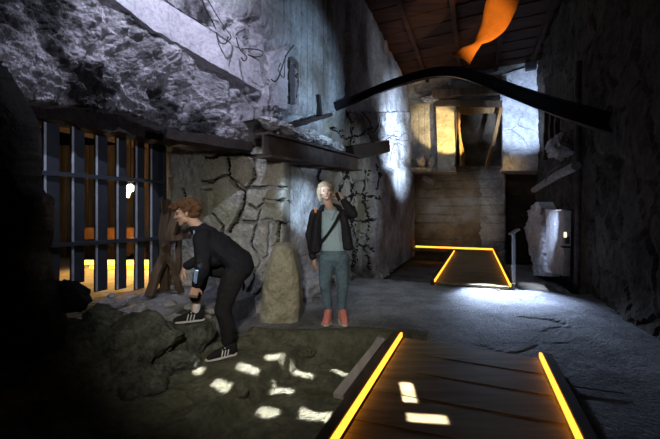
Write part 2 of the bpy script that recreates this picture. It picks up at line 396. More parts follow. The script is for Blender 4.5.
bm = bmesh.new(); relief(bm, f_pier, 190, 270, (-.12, -.99, 0), (-.1, 1.1, 0), d_pier, lambda p, s, t: 1 if in_crack(p, PCR) else 0)
struct('wall_pier', bm, [M['pier'], M['dark']])  # crack faces painted near-black in place of shade
# long left wall of the hall
LCR = [([(346, 168), (352, 190), (349, 214), (356, 240), (352, 268)], 1.7), ([(366, 172), (363, 196), (369, 220), (365, 246), (368, 270)], 1.7), ([(340, 198), (358, 194), (378, 199)], 1.7),
       ([(352, 221), (366, 222), (376, 219)], 1.7), ([(338, 160), (346, 178), (338, 192)], 1.7), ([(355, 246), (366, 246), (372, 250)], 1.7), ([(376, 166), (380, 176), (376, 190)], 1.7),
       ([(320, 172), (316, 178), (322, 186)], 2.2), ([(330, 128), (345, 140), (358, 136), (372, 128)], 1.6), ([(345, 112), (352, 126), (350, 146)], 1.8)]
YL0, YL1 = 4.3, 13.25
def f_L(s, t):
    Y = YL0+(YL1-YL0)*s**1.25; z = lerp(-.3, 6.45+.12*noise.noise(V((Y*3, 0, 1))), t); return V((.444*Y-2.62, Y, z))
def d_L(p, s, t):
    px, py = px_of(p), py_of(p); e = .006*fbm(p, 4, 4)
    g = abs(((p.y*1.09)/.19) % 1-.5)*2
    n = 6*noise.noise(p*4)
    if py < 116+n and px < 346: e += .03-.03*sst(.86, .97, g)
    elif px > 346 and py < 112: e += .03*fbm(p, 2.2, 5)-.06
    slot = sst(343.5, 345, px+.6*noise.noise(p*7))*(1-sst(351, 353.5, px+noise.noise(p*9)))*(1-sst(98, 104, py))
    e -= .45*slot
    win = sst(286, 287, px)*(1-sst(296, 297, px))*sst(54, 56, py-(px-286)*.8)*(1-sst(104, 106, py))
    e -= .35*win
    band = sst(108, 118, py+n)*(1-sst(160, 172, py+n))*(1-sst(385, 395, px))
    e += band*(.05*ridge(p, 3.2, 5)-.03)
    if py > 112 and px > 322:
        m = sst(322, 334, px+n)*(1-sst(366, 374, px+n))+.6*sst(366, 374, px+n)*(1-sst(172, 178, py))
        e += m*(-.11*crack(p, 1.7, .07)-.06*crack(p+V((3, 1, 2)), 3.4, .06)*sst(-.1, .2, noise.noise(p*1.5))+.07*fbm(p, 2.0, 6))
    pil = sst(366, 371, px+.5*n)*sst(166, 172, py+.4*n)
    e += pil*(.13+.03*fbm(p, 2, 5)-.03*crack(p, 1.4, .05))
    if px < 334 and py > 160:
        c = abs(((p.z)/.33) % 1-.5)*2
        e += -.012*sst(.93, .99, c+.03*n/6)+.02*fbm(p, 3, 5)
    foot = sst(262, 280, py+n); e += foot*(.10*ridge(p, 3, 5)+.05)
    return e
bm = bmesh.new(); relief(bm, f_L, 360, 260, PV, -PV*.6, d_L, lambda p, s, t: 2 if in_crack(p, LCR) else 1 if py_of(p) > 114 and 322 < px_of(p) < 371 else 0)
struct('wall_left', bm, [M['plaster'], M['pier'], M['dark']])  # cracks here also get their shade from the dark material
# dark mass at the left edge of the frame
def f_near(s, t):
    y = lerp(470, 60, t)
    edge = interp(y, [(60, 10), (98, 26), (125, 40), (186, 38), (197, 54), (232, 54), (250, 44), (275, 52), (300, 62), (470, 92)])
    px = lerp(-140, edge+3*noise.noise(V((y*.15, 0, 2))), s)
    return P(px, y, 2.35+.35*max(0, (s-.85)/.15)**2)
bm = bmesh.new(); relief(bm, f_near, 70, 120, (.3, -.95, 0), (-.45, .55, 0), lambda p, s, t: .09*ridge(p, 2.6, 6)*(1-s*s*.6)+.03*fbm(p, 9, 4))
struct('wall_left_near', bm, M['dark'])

# ------------------------------------------------------------------ chamber behind the gate
bm = bmesh.new()
for i in range(9):
    for j in range(11): box(bm, (-7.0+i*.6+.3, 3.1+j*.55+.27, .27), (.297, 0, 0), (0, .272, 0), (0, 0, .03), .006)
o = struct('floor_chamber', bm, M['tile'])
bm = bmesh.new()
for i in range(20): box(bm, (-7.6+i*.27, 8.0+.02*(i % 3), 1.6), (.128, 0, 0), (0, .04, 0), (0, 0, 1.4), .008)
struct('wall_chamber_back', bm, M['chamber'])
bm = bmesh.new(); box(bm, (-7.5, 5.6, 1.6), (.06, 0, 0), (0, 2.6, 0), (0, 0, 1.4)); struct('wall_chamber_left', bm, M['backwall'])
bm = bmesh.new(); a, b = V((-1.75, 5.2, 1.6)), V((-.45, 8.1, 1.6)); box(bm, (a+b)/2-PV*.12, (b-a)/2, PV*.06, (0, 0, 1.4)); struct('wall_chamber_right', bm, M['backwall'])
bm = bmesh.new(); box(bm, V((-5.9+.444*5.6, 5.6, 2.75)), PV*1.0, DV*2.9, (0, 0, .06)); struct('ceiling_chamber', bm, M['beamwood'])

# ------------------------------------------------------------------ back wall, upper storey opening
C0 = V((3.15, 13.0, 0))
def SB(px, off=0.0):
    k = (px-330)/F; c = C0+DV*off; return (c.y*k-c.x)/(.914+.406*k)
def PB(px, py, off=0.0):
    s = SB(px, off); c = C0+DV*off+PV*s; return V((c.x, c.y, EYE+(HOR-py)/F*c.y))
def panel(name, quad, off, mat, disp, nu=60, nv=60, thick=.35, mf=None):
    (x0, y0), (x1, y1), (x2, y2), (x3, y3) = quad      # bottom left, bottom right, top right, top left
    def fn(s, t): return PB(lerp(lerp(x0, x1, s), lerp(x3, x2, s), t), lerp(lerp(y0, y1, s), lerp(y3, y2, s), t), off)
    bm = bmesh.new(); relief(bm, fn, nu, nv, -DV, DV*thick, disp, mf); return struct(name, bm, mat)
rough = lambda p, s, t: .05*fbm(p, 2.2, 5)+.02*fbm(p, 8, 4)
panel('wall_back_upper', ((404, 104), (560, 98), (560, 40), (404, 70)), 0.10, M['plaster'], rough)
panel('wall_back_left', ((404, 168), (440, 168), (440, 96), (404, 96)), 0.30, M['plaster'], lambda p, s, t: .02*fbm(p, 3, 5)-.03*sst(.86, .99, abs(((p.x*1.09)/.24) % 1-.5)*2))
panel('wall_back_column', ((438, 170), (455, 169), (456, 104), (436, 103)), -.12, M['cream'], lambda p, s, t: .02*fbm(p, 4, 5)-.08*sst(.85, 1, s)*abs(noise.noise(p*5)), 30, 70, .8)
panel('wall_back_right', ((503, 168), (548, 167), (548, 60), (502, 75)), 0.0, M['white'], lambda p, s, t: .02*fbm(p, 3, 5)-.05*crack(p, .8, .03), 60, 80, .7)
panel('wall_back_lower', ((396, 262), (560, 266), (560, 166), (396, 166)), 0.7, [M['backwall'], M['plaster'], M['rightwall']], lambda p, s, t: .04*fbm(p, 2, 5)-.05*sst(.86, .97, abs((p.z/.34) % 1-.5)*2)-.3*sst(505, 508, px_of(p)), 130, 100, .9, lambda p, s, t: 2 if px_of(p) > 506 else 1 if px_of(p)+3*noise.noise(p*4) > 480 else 0)
panel('wall_back_chamber', ((430, 182), (530, 182), (530, 88), (430, 88)), 1.9, M['backwall'], rough, 40, 40)
# upper floor slab edge
bm = bmesh.new(); a, b = PB(404, 171, -.05), PB(456, 171, -.05)
relief(bm, lambda s, t: a.lerp(b, s)+V((0, 0, -.03+.16*t)), 50, 6, -DV, DV*1.8, lambda p, s, t: .05*fbm(p, 4, 5)); struct('trim_1', bm, M['cream'])
bm = bmesh.new(); a, b = PB(502, 170, -.05), PB(548, 170, -.05)
relief(bm, lambda s, t: a.lerp(b, s)+V((0, 0, -.03+.13*t)), 50, 6, -DV, DV*1.8, lambda p, s, t: .06*fbm(p, 4, 5)); struct('trim_2', bm, M['white'])

# ------------------------------------------------------------------ right wall
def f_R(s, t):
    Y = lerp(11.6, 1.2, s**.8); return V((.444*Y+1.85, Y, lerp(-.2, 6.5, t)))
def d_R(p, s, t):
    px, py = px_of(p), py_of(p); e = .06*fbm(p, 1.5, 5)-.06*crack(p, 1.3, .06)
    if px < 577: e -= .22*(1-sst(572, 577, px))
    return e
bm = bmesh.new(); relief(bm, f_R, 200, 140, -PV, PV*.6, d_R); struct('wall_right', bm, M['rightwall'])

# ------------------------------------------------------------------ ceiling: boards across the hall on joists
bm = bmesh.new()
for i in range(64):
    c = V((.444*0-.40, 0, 0))+DV*(1.0+i*.21); box(bm, (c.x, c.y, 6.62+.012*(i % 3)), PV*3.4, DV*.1, (0, 0, .02), .004)
for k in (-1.9, -.6, .7, 1.9):
    a = V((k+.444*1, 1, 6.56)); b = V((k+.444*14.2, 14.2, 6.56)); beam(bm, a, b, .12, .14)
struct('ceiling', bm, M['ceiling'])

# ================================================================== THINGS
# ------------------------------------------------------------------ the gate: upright steel blades on two rails
GC = -4.22
def PG(px, py): return PL(GC, px, py)
NG = PV
gate = thing('metal_gate', 'tall blue-grey steel gate of flat upright blades in the dark opening on the left', 'gate', PG(105, 292))
def blade(px, ytop, ybot, px2):
    a, b = PG(px, ytop), PG(px, ybot); c = (a+b)/2; w = .5*(PG(px2, ybot)-PG(px, ybot)).length
    bm = bmesh.new(); ctr = c+DV*w
    box(bm, ctr, (DV-NG*.12).normalized()*w*1.02, NG*.014, (0, 0, (a.z-b.z)/2), .003)
    bl = obj('blade', bm, M['gate'], gate)
    bm = bmesh.new(); box(bm, c+DV*.011+NG*.022, DV*.011, NG*.012, (0, 0, (a.z-b.z)/2-.01), .003); obj('edge', bm, M['edgelight'], bl)['label'] = 'pale strip painting the lit edge'  # pale strip paints the light along the blade's left edge
for px, px2, yt, yb in ((42, 59, 118, 282), (70, 84, 122, 284), (94, 107, 128, 292), (115, 126, 132, 290), (134, 144, 137, 290), (149, 158, 142, 288)):
    blade(px, yt-4, yb, px2)
for (ya, yb_) in ((173, 182.5), (246, 238)):
    bm = bmesh.new(); a, b = PG(38, ya)+NG*.05, PG(161, yb_)+NG*.05; beam(bm, a, b, .035, .045, bevel=.005); obj('rail', bm, M['gate'], gate)
bm = bmesh.new(); a, b = PG(160, 140), PG(160, 284); beam(bm, a+DV*.06-NG*.03, b+DV*.06-NG*.03, .09, .07, up=(1, 0, 0)); obj('post', bm, M['gate'], gate)

# ------------------------------------------------------------------ lintel, steel beams
bm = bmesh.new(); a, b = PL(-4.28, 20, 107), PL(-3.78, 176, 138)
beam(bm, a, b, .30, .20, bevel=.01, segs=24, wob=.03)
tag(obj('lintel_beam', bm, M['darkwood_shade']), 'long dark brown lintel beam over the gate under the broken slab', 'beam')
bm = bmesh.new(); a, b = PL(-3.40, 165, 135), PL(-2.85, 249, 148)
beam(bm, a, b, .22, .11, bevel=.01, segs=16, wob=.015)
tag(obj('lintel_beam', bm, M['darkwood_shade']), 'short brown beam end sticking out of the slab above the cracked pier', 'beam')
def ibeam(name, a, b, h, w, t, mat, label, cat='beam'):
    a, b = V(a), V(b); d = (b-a).normalized(); s = d.cross(V((0, 0, 1))).normalized(); u = s.cross(d)
    r = thing(name, label, cat, a)
    n = 20
    def line(off, wob): return [a.lerp(b, i/n)+off+u*wob*noise.noise(V((i*.5, off.z*9, 1)))+s*wob*noise.noise(V((i*.5, off.z*9, 7))) for i in range(n+1)]
    rect = lambda ww, hh: [(-ww/2, -hh/2), (ww/2, -hh/2), (ww/2, hh/2), (-ww/2, hh/2)]
    for nm, off, ww, hh in (('top_flange', u*(h/2), w, t), ('web', u*0, t, h-t), ('bottom_flange', u*(-h/2), w, t)):
        bm = bmesh.new(); sweep(bm, line(off, .012), rect(ww, hh)); obj(nm, bm, mat, r)
    return r
ibeam('steel_beam', PL(-2.44, 263, 145), PL(-2.44, 357, 164), .26, .20, .03, M['rust'], 'rusty steel I-beam jutting along the wall above the standing woman')
# short stub further along
bm = bmesh.new(); a, b = PL(-2.50, 352, 153)-PV*.1, PL(-2.50, 379, 147)+PV*.14; beam(bm, a, b, .30, .30, bevel=.015)
tag(obj('beam_stub', bm, M['steel']), 'short dark beam stub poking from the wall at the end of the I-beam', 'beam')
# the bent rail across the hall
pts = smooth_path([P(334, 107, 6.0), P(360, 97, 6.6), P(395, 83, 6.75), P(430, 73.5, 6.6), P(458, 72.5, 6.3), P(485, 80, 5.9), P(515, 92, 5.45), P(560, 108, 4.95), P(612, 124, 4.6), P(640, 133, 4.5)], 8)
prof = [(-.09, -.13), (.09, -.13), (.09, -.095), (.02, -.075), (.02, .065), (.075, .085), (.075, .125), (-.075, .125), (-.075, .085), (-.02, .065), (-.02, -.075), (-.09, -.095)]
bm = bmesh.new(); sweep(bm, pts, prof, scales=[lerp(.62, 1.12, (i/(len(pts)-1))**2) for i in range(len(pts))])
tag(obj('bent_rail', bm, M['rail']), 'long black bent steel rail spanning the hall from wall to wall', 'rail')

# ------------------------------------------------------------------ rebar, bits on the upper wall
def rebar(pts, r, label, c0=-2.9, out=.17):
    P3 = [PL(c0+o, x, y)+PV*out for x, y, o in pts]
    bm = bmesh.new(); tube(bm, smooth_path(P3, 6), r*.62, 7)
    return tag(obj('rebar', bm, M['steel']), label, 'rebar', 'rebar hooks on the broken slab')
rebar([(186, -4, .1), (194, 14, .05), (203, 30, .0), (207, 44, .05), (213, 47, .16), (216, 40, .2)], .011, 'long rebar rod curling into a hook above the smooth band, topmost of the rebars', -3.05)
rebar([(193, 0, .1), (203, 16, .05), (212, 30, .08), (219, 40, .16), (214, 46, .22)], .009, 'thin rebar hook right beside the topmost long rebar', -3.05)
rebar([(224, 41, .0), (227, 52, .1), (234, 60, .2), (231, 64, .24), (228, 61, .26)], .010, 'small rebar hook left of the looped rebar, over the smooth band', -2.8)
rebar([(229, 52, .0), (240, 52, .1), (249, 54, .15), (250, 58, .2), (243, 60, .22), (235, 58, .2)], .010, 'looped rebar lying sideways in the middle of the slab', -2.75)
rebar([(283, 48, .0), (276, 56, .05), (270, 70, .1), (266, 80, .18), (262, 84, .25), (258, 82, .28)], .012, 'rebar hooked down beside the narrow wall niche', -2.62)
rebar([(274, 58, .0), (273, 72, .05), (272, 80, .1), (266, 73, .2), (268, 66, .2)], .009, 'crossing rebar loop left of the wall niche', -2.62)
def wallbox(name, mat, px, py, w, h, label, cat, tilt=0, out=.05, c=-2.62, d=.05):
    bm = bmesh.new(); p = PL(c, px, py)+PV*out; t = math.radians(tilt)
    ax = DV*math.cos(t)+V((0, 0, math.sin(t))); az = -DV*math.sin(t)+V((0, 0, math.cos(t)))
    box(bm, p, ax*w/2, PV*d, az*h/2, .008); return tag(obj(name, bm, mat), label, cat)
bm = bmesh.new(); relief(bm, lambda s, t: PL(-2.52, lerp(263, 303, s), lerp(118-4*s, 106-2*s, t)), 40, 10, PV, -PV*.3, lambda p, s, t: .05*fbm(p, 5, 5)); struct('trim_3', bm, M['slab'])
wallbox('bracket', M['steel'], 316, 106, .07, .34, 'dark broken steel bracket leaning on the blue-lit wall', 'bracket', 14, .04)
bm = bmesh.new(); beam(bm, PL(-2.4, 291, 126), PL(-2.35, 330, 115), .10, .05, segs=8, wob=.02)
tag(obj('steel_plate', bm, M['steel']), 'bent dark steel strip lying just above the I-beam', 'strip')
for i, (px, py, r_, lb) in enumerate(((271, 124, .11, 'pale broken lump at the near end of the I-beam, under the niche ledge'), (284, 128, .12, 'pale lump lying on the I-beam, second from its near end'),
        (297, 130, .10, 'pale lump lying on the I-beam, third from its near end'), (309, 135, .13, 'broad pale lump on the middle of the I-beam'), (323, 141, .12, 'pale lump on the I-beam above the standing woman, left of its far end'), (338, 147, .12, 'pale lump at the far end of the I-beam'))):
    bm = bmesh.new(); rock(bm, PL(-2.42, px, py), (r_*1.7, r_*.9, r_*.62), 70+i, 4, .55, 8, 1.15); tag(obj('concrete_lump', bm, M['white']), lb, 'stone')
# wires beside the bright lamp spot on the far pillar
def wire(pts, r, label, c=-2.5, name='wire'):
    bm = bmesh.new(); tube(bm, smooth_path([PL(c+o, x, y) for x, y, o in pts], 7), r, 6); return tag(obj(name, bm, M['steel']), label, 'wire', 'wires on the far left wall')
wire([(386, 140, 0), (393, 136, .1), (399, 137, .15), (406, 133, .2), (409, 139, .2), (402, 141, .15), (395, 138, .1)], .010, 'looping dark wire across the bright white-lit wall patch')
wire([(390, 162, 0), (392, 150, .1), (396, 143, .12), (404, 146, .15), (407, 152, .15)], .009, 'lower dark wire hanging over the bright wall patch')
wire([(362, 112, 0), (370, 122, .1), (373, 133, .1), (378, 126, .1), (380, 117, .05)], .014, 'thick bent wire above the dark beam stub')

# ------------------------------------------------------------------ hanging orange strip
pc = smooth_path([P(506, -10, 6.6), P(500, 8, 6.55), P(494, 25, 6.45), P(485, 37, 6.35), P(476, 45, 6.3), P(468, 51, 6.2), P(461, 60, 6.1)], 8)
wd = [.64, .60, .48, .36, .24, .30, .36]; rot = [0, -6, -14, -30, -60, -22, -10]
bm = bmesh.new(); rows = []; n = len(pc)
for i, p in enumerate(pc):
    t = i/(n-1)*(len(wd)-1); k = min(int(t), len(wd)-2); w = lerp(wd[k], wd[k+1], t-k); a = math.radians(lerp(rot[k], rot[k+1], t-k))
    d = (pc[min(i+1, n-1)]-pc[max(i-1, 0)]).normalized(); s = d.cross(V((0, 1, 0))).normalized(); f = s.cross(d)
    s2 = s*math.cos(a)+f*math.sin(a); th = d.cross(s2).normalized()*.012
    rows.append([[bm.verts.new(p+s2*w*(q/6-.5)+th*g+th*4*math.sin(q/6*math.pi)) for q in range(7)] for g in (-1, 1)])
for a, b in zip(rows, rows[1:]):
    for q in range(6):
        bm.faces.new((a[0][q], a[0][q+1], b[0][q+1], b[0][q])); bm.faces.new((a[1][q], b[1][q], b[1][q+1], a[1][q+1]))
    for q in (0, 6): bm.faces.new((a[0][q], b[0][q], b[1][q], a[1][q]))
for e in (rows[0], rows[-1]):
    for q in range(6): bm.faces.new((e[0][q], e[0][q+1], e[1][q+1], e[1][q]))
bmesh.ops.recalc_face_normals(bm, faces=bm.faces)
tag(obj('hanging_strip', bm, M['orange'], None, True), 'twisted orange strip hanging from the ceiling over the hall', 'strip')

# ------------------------------------------------------------------ walkways with amber light strips
def walkway(label, fl, fr, nl, nr, z0, z1, led, n_boards, strips='LR'):
    """deck corners far-left, far-right, near-left, near-right as XY"""
    fl, fr, nl, nr = [V((*q, 0)) for q in (fl, fr, nl, nr)]
    fl.z = fr.z = z1; nl.z = nr.z = z0
    r = thing('walkway', label, 'walkway', ((fl+fr+nl+nr)/4).to_tuple())
    d = (fl-nl).normalized(); s = (fr-fl).normalized(); L = (fl-nl).length; W = (fr-fl).length
    bm = bmesh.new()
    for i in range(n_boards):
        a = nl.lerp(fl, (i+.5)/n_boards); b = nr.lerp(fr, (i+.5)/n_boards)
        box(bm, (a+b)/2-V((0, 0, .02+.002*(i % 3))), (b-a)/2, d*(L/n_boards/2-.003), (0, 0, .018), .003)
    obj('deck', bm, M['deck'], r)
    for side, a, b, sg in (('L', nl, fl, -1), ('R', nr, fr, 1)):
        bm = bmesh.new(); beam(bm, a+s*sg*.075-V((0, 0, .035)), b+s*sg*.075-V((0, 0, .035)), .07, .17); obj('edge_board', bm, M['edge'], r)
        bm = bmesh.new(); beam(bm, a+s*sg*.026+V((0, 0, .022)), b+s*sg*.026+V((0, 0, .022)), .022, .044, bevel=.003); obj('light_strip', bm, led, r)
        bm = bmesh.new(); beam(bm, a-s*sg*.2-V((0, 0, .10)), b-s*sg*.2-V((0, 0, .10)), .08, .12); obj('joist', bm, M['edge'], r)
    return r
zz = .03
A_, B_ = P(404, 337, F*(EYE-zz)/120).to_2d(), P(537, 357, F*(EYE-zz)/140).to_2d()
d2 = DV.to_2d()
walkway('near wooden walkway with two glowing amber strips in the foreground', A_, B_, A_-d2*3.0, B_-d2*2.72, zz, zz, M['led'], 24)
zf = .06
def G(px, py, z): Y = F*(EYE-z)/(py-HOR); return V(((px-330)/F*Y, Y)), Y
a1, b1 = G(436, 282, zf)[0], G(509, 287, zf)[0]
a2, b2 = G(455, 251.5, zf)[0], G(492.5, 251, zf)[0]
walkway('far wooden walkway with amber strips leading towards the back wall', a2, b2, a1, b1, zf, zf, M['led_far'], 40)
# cross platform at its far end
r = thing('platform', 'low dark platform at the far end of the far walkway with one amber strip', 'platform', (*(a2+V((-.8, 1.0))), 0))
pa, pb = V((*G(415.5, 247.3, .06)[0], .06)), V((*G(493, 250.2, .06)[0], .06))
pd = (pb-pa).normalized(); pf = V((-pd.y, pd.x, 0))
bm = bmesh.new()
for i in range(6): box(bm, pa.lerp(pb, .24)-pf*(.12+.2*i)-V((0, 0, .02)), (pb-pa)*.22, pf*.096, (0, 0, .018), .003)
obj('deck', bm, M['deck'], r)
bm = bmesh.new(); beam(bm, pa+pf*.03+V((0, 0, .03)), pb+pf*.03+V((0, 0, .03)), .04, .06); obj('light_strip', bm, M['led_far'], r)
bm = bmesh.new(); beam(bm, pa+pf*.09, pb+pf*.09, .05, .14); obj('edge_board', bm, M['edge'], r)
# post with tilted head beside the far walkway
q = V((*G(513.5, 289, 0)[0], 0))
r = thing('sign_post', 'thin grey post with a small tilted head beside the far walkway', 'post', q)
bm = bmesh.new(); box(bm, q+V((0, 0, .01)), (.06, 0, 0), (0, .06, 0), (0, 0, .01), .003); obj('base', bm, M['gate'], r)
bm = bmesh.new(); beam(bm, q+V((0, 0, .02)), q+V((0, 0, .98)), .045, .045, up=(0, 1, 0), bevel=.004); obj('pole', bm, M['tile'], r)
bm = bmesh.new(); box(bm, q+V((.01, 0, 1.0)), V((.075, 0, .045)), V((0, .05, 0)), V((-.006, 0, .012)), .003); obj('head', bm, M['pale'], r)
# pale board and chunk along the near walkway, thin rod to its right
bm = bmesh.new()
a, b = B_*0+A_-PV.to_2d()*.170-d2*.24, A_-PV.to_2d()*.170-d2*1.35
beam(bm, (*a, .055), (*b, .055), .075, .035, bevel=.004); tag(obj('board', bm, M['pale']), 'pale grey board lying along the left side of the near walkway', 'board')
bm = bmesh.new(); rock(bm, P(383, 343, 3.28), (.09, .08, .07), 5, 3, .2, 9); tag(obj('concrete_chunk', bm, M['dusty']), 'pale concrete chunk at the far left corner of the near walkway', 'stone')
bm = bmesh.new(); tube(bm, [V((*G(564, 385, .01)[0], .012)), V((*G(592, 389.5, .01)[0], .014)), V((*G(624, 393.5, .01)[0], .012))], .006, 6)
tag(obj('rod', bm, M['tile']), 'thin pale metal rod on the dark floor right of the near walkway', 'rod')

# ------------------------------------------------------------------ hanging timbers of the upper opening
def timber(p, q, w, h, label, name='timber', mat='hangwood', seg=8, wob=.03, grp='loose timbers of the upper opening'):
    bm = bmesh.new(); beam(bm, p, q, w, h, up=(0, 1, 0), segs=seg, wob=wob); return tag(obj(name, bm, M[mat]), label, 'timber', grp)
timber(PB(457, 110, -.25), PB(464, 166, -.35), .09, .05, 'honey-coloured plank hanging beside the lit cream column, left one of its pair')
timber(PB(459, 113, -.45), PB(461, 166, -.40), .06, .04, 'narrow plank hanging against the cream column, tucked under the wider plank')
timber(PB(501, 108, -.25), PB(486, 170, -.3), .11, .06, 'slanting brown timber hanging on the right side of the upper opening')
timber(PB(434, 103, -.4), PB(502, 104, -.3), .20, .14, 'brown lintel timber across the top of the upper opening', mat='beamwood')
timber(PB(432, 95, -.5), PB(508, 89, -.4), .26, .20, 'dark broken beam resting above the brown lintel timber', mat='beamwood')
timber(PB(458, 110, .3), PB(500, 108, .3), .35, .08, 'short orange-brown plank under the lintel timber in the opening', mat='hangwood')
bm = bmesh.new(); rock(bm, PB(430, 99, -.45), (.34, .2, .16), 12, 4, .5, 7); tag(obj('concrete_lump', bm, M['dusty']), 'grey broken concrete lump at the left end of the lintel timber', 'stone')
bm = bmesh.new(); rock(bm, PB(421, 160, .0), (.17, .12, .30), 14, 4, .3, 8); tag(obj('concrete_lump', bm, M['dusty']), 'grey concrete lump on the ledge left of the cream column', 'stone')
bm = bmesh.new(); rock(bm, PB(433, 163, -.02), (.15, .12, .22), 15, 4, .3, 8); tag(obj('concrete_lump', bm, M['dusty']), 'smaller lump on the ledge touching the cream column', 'stone')
wall_q = PB(428, 180, -.1)
bm = bmesh.new(); box(bm, PB(428, 180, .55), PV*.22+V((0, 0, -.12)), DV*.03, V((.03, 0, .1)), .008); tag(obj('plate', bm, M['dusty']), 'small pale tilted plate on the brown wall under the ledge', 'plate')
bm = bmesh.new(); box(bm, PB(531, 66, -.12), PV*.16, DV*.1, V((0, 0, .13)), .02); tag(obj('vent_box', bm, M['steel']), 'small dark square box high on the far right white panel', 'box')

# ------------------------------------------------------------------ right wall details
RC = 1.81
def PRr(px, py, off=0): return PL(RC-off, px, py)
bm = bmesh.new()
quad = [(546, 276), (559, 284), (559, 211), (542, 209)]
relief(bm, lambda s, t: PRr(lerp(lerp(547, 563, s), lerp(545, 564, s), t), lerp(lerp(270, 276, s), lerp(209, 211, s), t), .06), 20, 40, -PV, PV*.12, lambda p, s, t: .01*fbm(p, 4, 4))
tag(obj('plaster_panel', bm, M['white']), 'flat pale blue-lit panel leaning on the right wall', 'panel')
bm = bmesh.new()
def f_rag(s, t):
    y = lerp(276, 202, t); l = interp(y, [(202, 537), (212, 530), (226, 527), (245, 529), (262, 534), (276, 536)]); rr = interp(y, [(202, 540), (208, 544), (226, 545), (276, 546)])
    return PRr(lerp(l, rr, s)+1.2*noise.noise(V((y*.2, s, 2))), y, .0)
relief(bm, f_rag, 24, 60, -PV, PV*.3, lambda p, s, t: .07*fbm(p, 3, 5)-.05*chunk(p, 5)+.08)
tag(obj('broken_wall_piece', bm, M['white']), 'ragged broken pale wall piece left of the flat blue-lit panel', 'wall piece')
bm = bmesh.new(); tube(bm, smooth_path([PRr(578, 62, .08), PRr(578, 180, .08), PRr(577, 288, .08)], 4), .05, 10); tag(obj('pipe', bm, M['rust']), 'vertical brown pipe running up the dark right wall', 'pipe')
bm = bmesh.new(); tube(bm, [PRr(534, 190, .35), PRr(556, 176, .35), PRr(576, 166, .3)], .07, 10); tag(obj('pipe', bm, M['dusty']), 'pale slanting pipe stub under the far right niche', 'pipe')
for i, (px, y0, y1) in enumerate(((547, 112, 160), (552, 108, 158), (558, 105, 150))):
    timber(PRr(px, y0, .15), PRr(px-2, y1, .2), .10, .05, ('upright narrow batten on the right wall, nearest the white panel', 'middle upright batten of the three on the right wall', 'upright batten on the right wall, farthest from the white panel')[i], 'batten', 'beamwood', grp='battens on the right wall')
wire([(545, 108, 0), (544, 140, 0), (547, 152, 0), (553, 160, 0)], .012, 'thick dark cable hanging along the right edge of the white panel', RC-.25, 'cable')
wire([(545, 182, 0), (550, 172, -.1), (560, 165, -.1), (566, 158, 0)], .012, 'tangled dark cable over the slanting pipe stub', RC-.45, 'cable')
bm = bmesh.new(); rock(bm, PRr(561, 147, .22), (.26, .24, .22), 91, 4, .6, 8, 1.1); tag(obj('concrete_lump', bm, M['white']), 'bright white-lit broken lump high on the right wall beside the battens', 'stone')
q = PRr(566, 240, .12)
r = thing('wall_lamp', 'small bright lamp low on the right wall beside the flat panel', 'lamp', q)
bm = bmesh.new(); box(bm, q+V((0, 0, -.13)), PV*.07, DV*.10, (0, 0, .015), .004); obj('shelf', bm, M['steel'], r)
bm = bmesh.new(); box(bm, q+PV*.02, PV*.03, DV*.05, (0, 0, .07), .01); obj('housing', bm, M['steel'], r)
bm = bmesh.new(); box(bm, q+V((-.02, 0, .10))-DV*.02, PV*.02, DV*.025, (0, 0, .05), .005); obj('bulb', bm, glow('lamp_glow', (1, .8, .6), 1.5), r)

# ------------------------------------------------------------------ stones and timber round the gate
def stone(c, r, seed, label, mat='rubble', name='rock', amp=.3, sub=4, grp=None, rot=0):
    bm = bmesh.new(); rock(bm, c, tuple(x*.9 for x in r), seed, sub, amp, 8, rot); return tag(obj(name, bm, M[mat]), label, 'rock', grp)
bm = bmesh.new()
def f_lean(s, t):
    y = lerp(326, 243, t); l = interp(y, [(243, 275), (258, 269), (285, 263), (326, 259)]); rr = interp(y, [(243, 288), (250, 293), (275, 298), (300, 300), (326, 298)])
    e = 2*s-1; return P(lerp(l, rr, s), y, 3.92+.10*e*e*e*e+.10*t+.12*max(0, (t-.9)/.1)**2)
relief(bm, f_lean, 30, 60, (.05, -1, 0), (.02, .22, 0), lambda p, s, t: .03*fbm(p, 3, 5)+.015*fbm(p, 9, 4))
tag(obj('leaning_stone', bm, M['leanstone']), 'tall smooth yellowish stone leaning on the foot of the cracked pier', 'stone')
def gz(X, Y): return ground(X-.444*Y, Y)
def gp(px, py):
    """walk down the view ray to the ground"""
    Y = .9
    while Y < 9:
        p = P(px, py, Y)
        if p.z <= gz(p.x, Y): return p
        Y += .01
    return P(px, py, Y)
bm = bmesh.new(); rock(bm, (-1.42, 3.19, .02), (.30, .22, .26), 21, 4, .25, 8)
for v in bm.verts: v.co.z = min(v.co.z, .16+.015*noise.noise(v.co*9))          # worn flat on top
zt = max(v.co.z for v in bm.verts if abs(v.co.x+1.40) < .14 and abs(v.co.y-3.16) < .05)
for v in bm.verts: v.co.z += P(185, 323.6, 3.1).z-.008-zt
tag(obj('rock', bm, M['rubble']), 'big flat-topped rock under the raised foot of the crouching person', 'rock')
stone(gp(150, 335)+V((-.05, .0, .0)), (.33, .26, .24), 22, 'broad dark rock left of the flat-topped rock, below the gate')
stone(gp(128, 350)+V((0, 0, -.02)), (.24, .2, .2), 23, 'rough grey rock at the lower left of the rubble heap')
stone(gp(176, 362)+V((0, 0, -.03)), (.22, .18, .18), 24, 'rounded rock at the foot of the rubble heap beside the trench')
stone(gp(105, 318)+V((0, 0, -.02)), (.26, .2, .16), 25, 'dark rock in front of the gate on the left side of the rubble')
stone(gp(140, 385), (.22, .18, .16), 26, 'dark rock in the lower left corner of the trench')
stone(P(70, 294, 2.85), (.24, .16, .17), 33, 'black rock at the foot of the gate on its left', 'dark')
stone(gp(265, 335)+V((.02, .05, -.03)), (.30, .16, .13), 27, 'low greenish rock ledge in front of the leaning stone', 'soil')
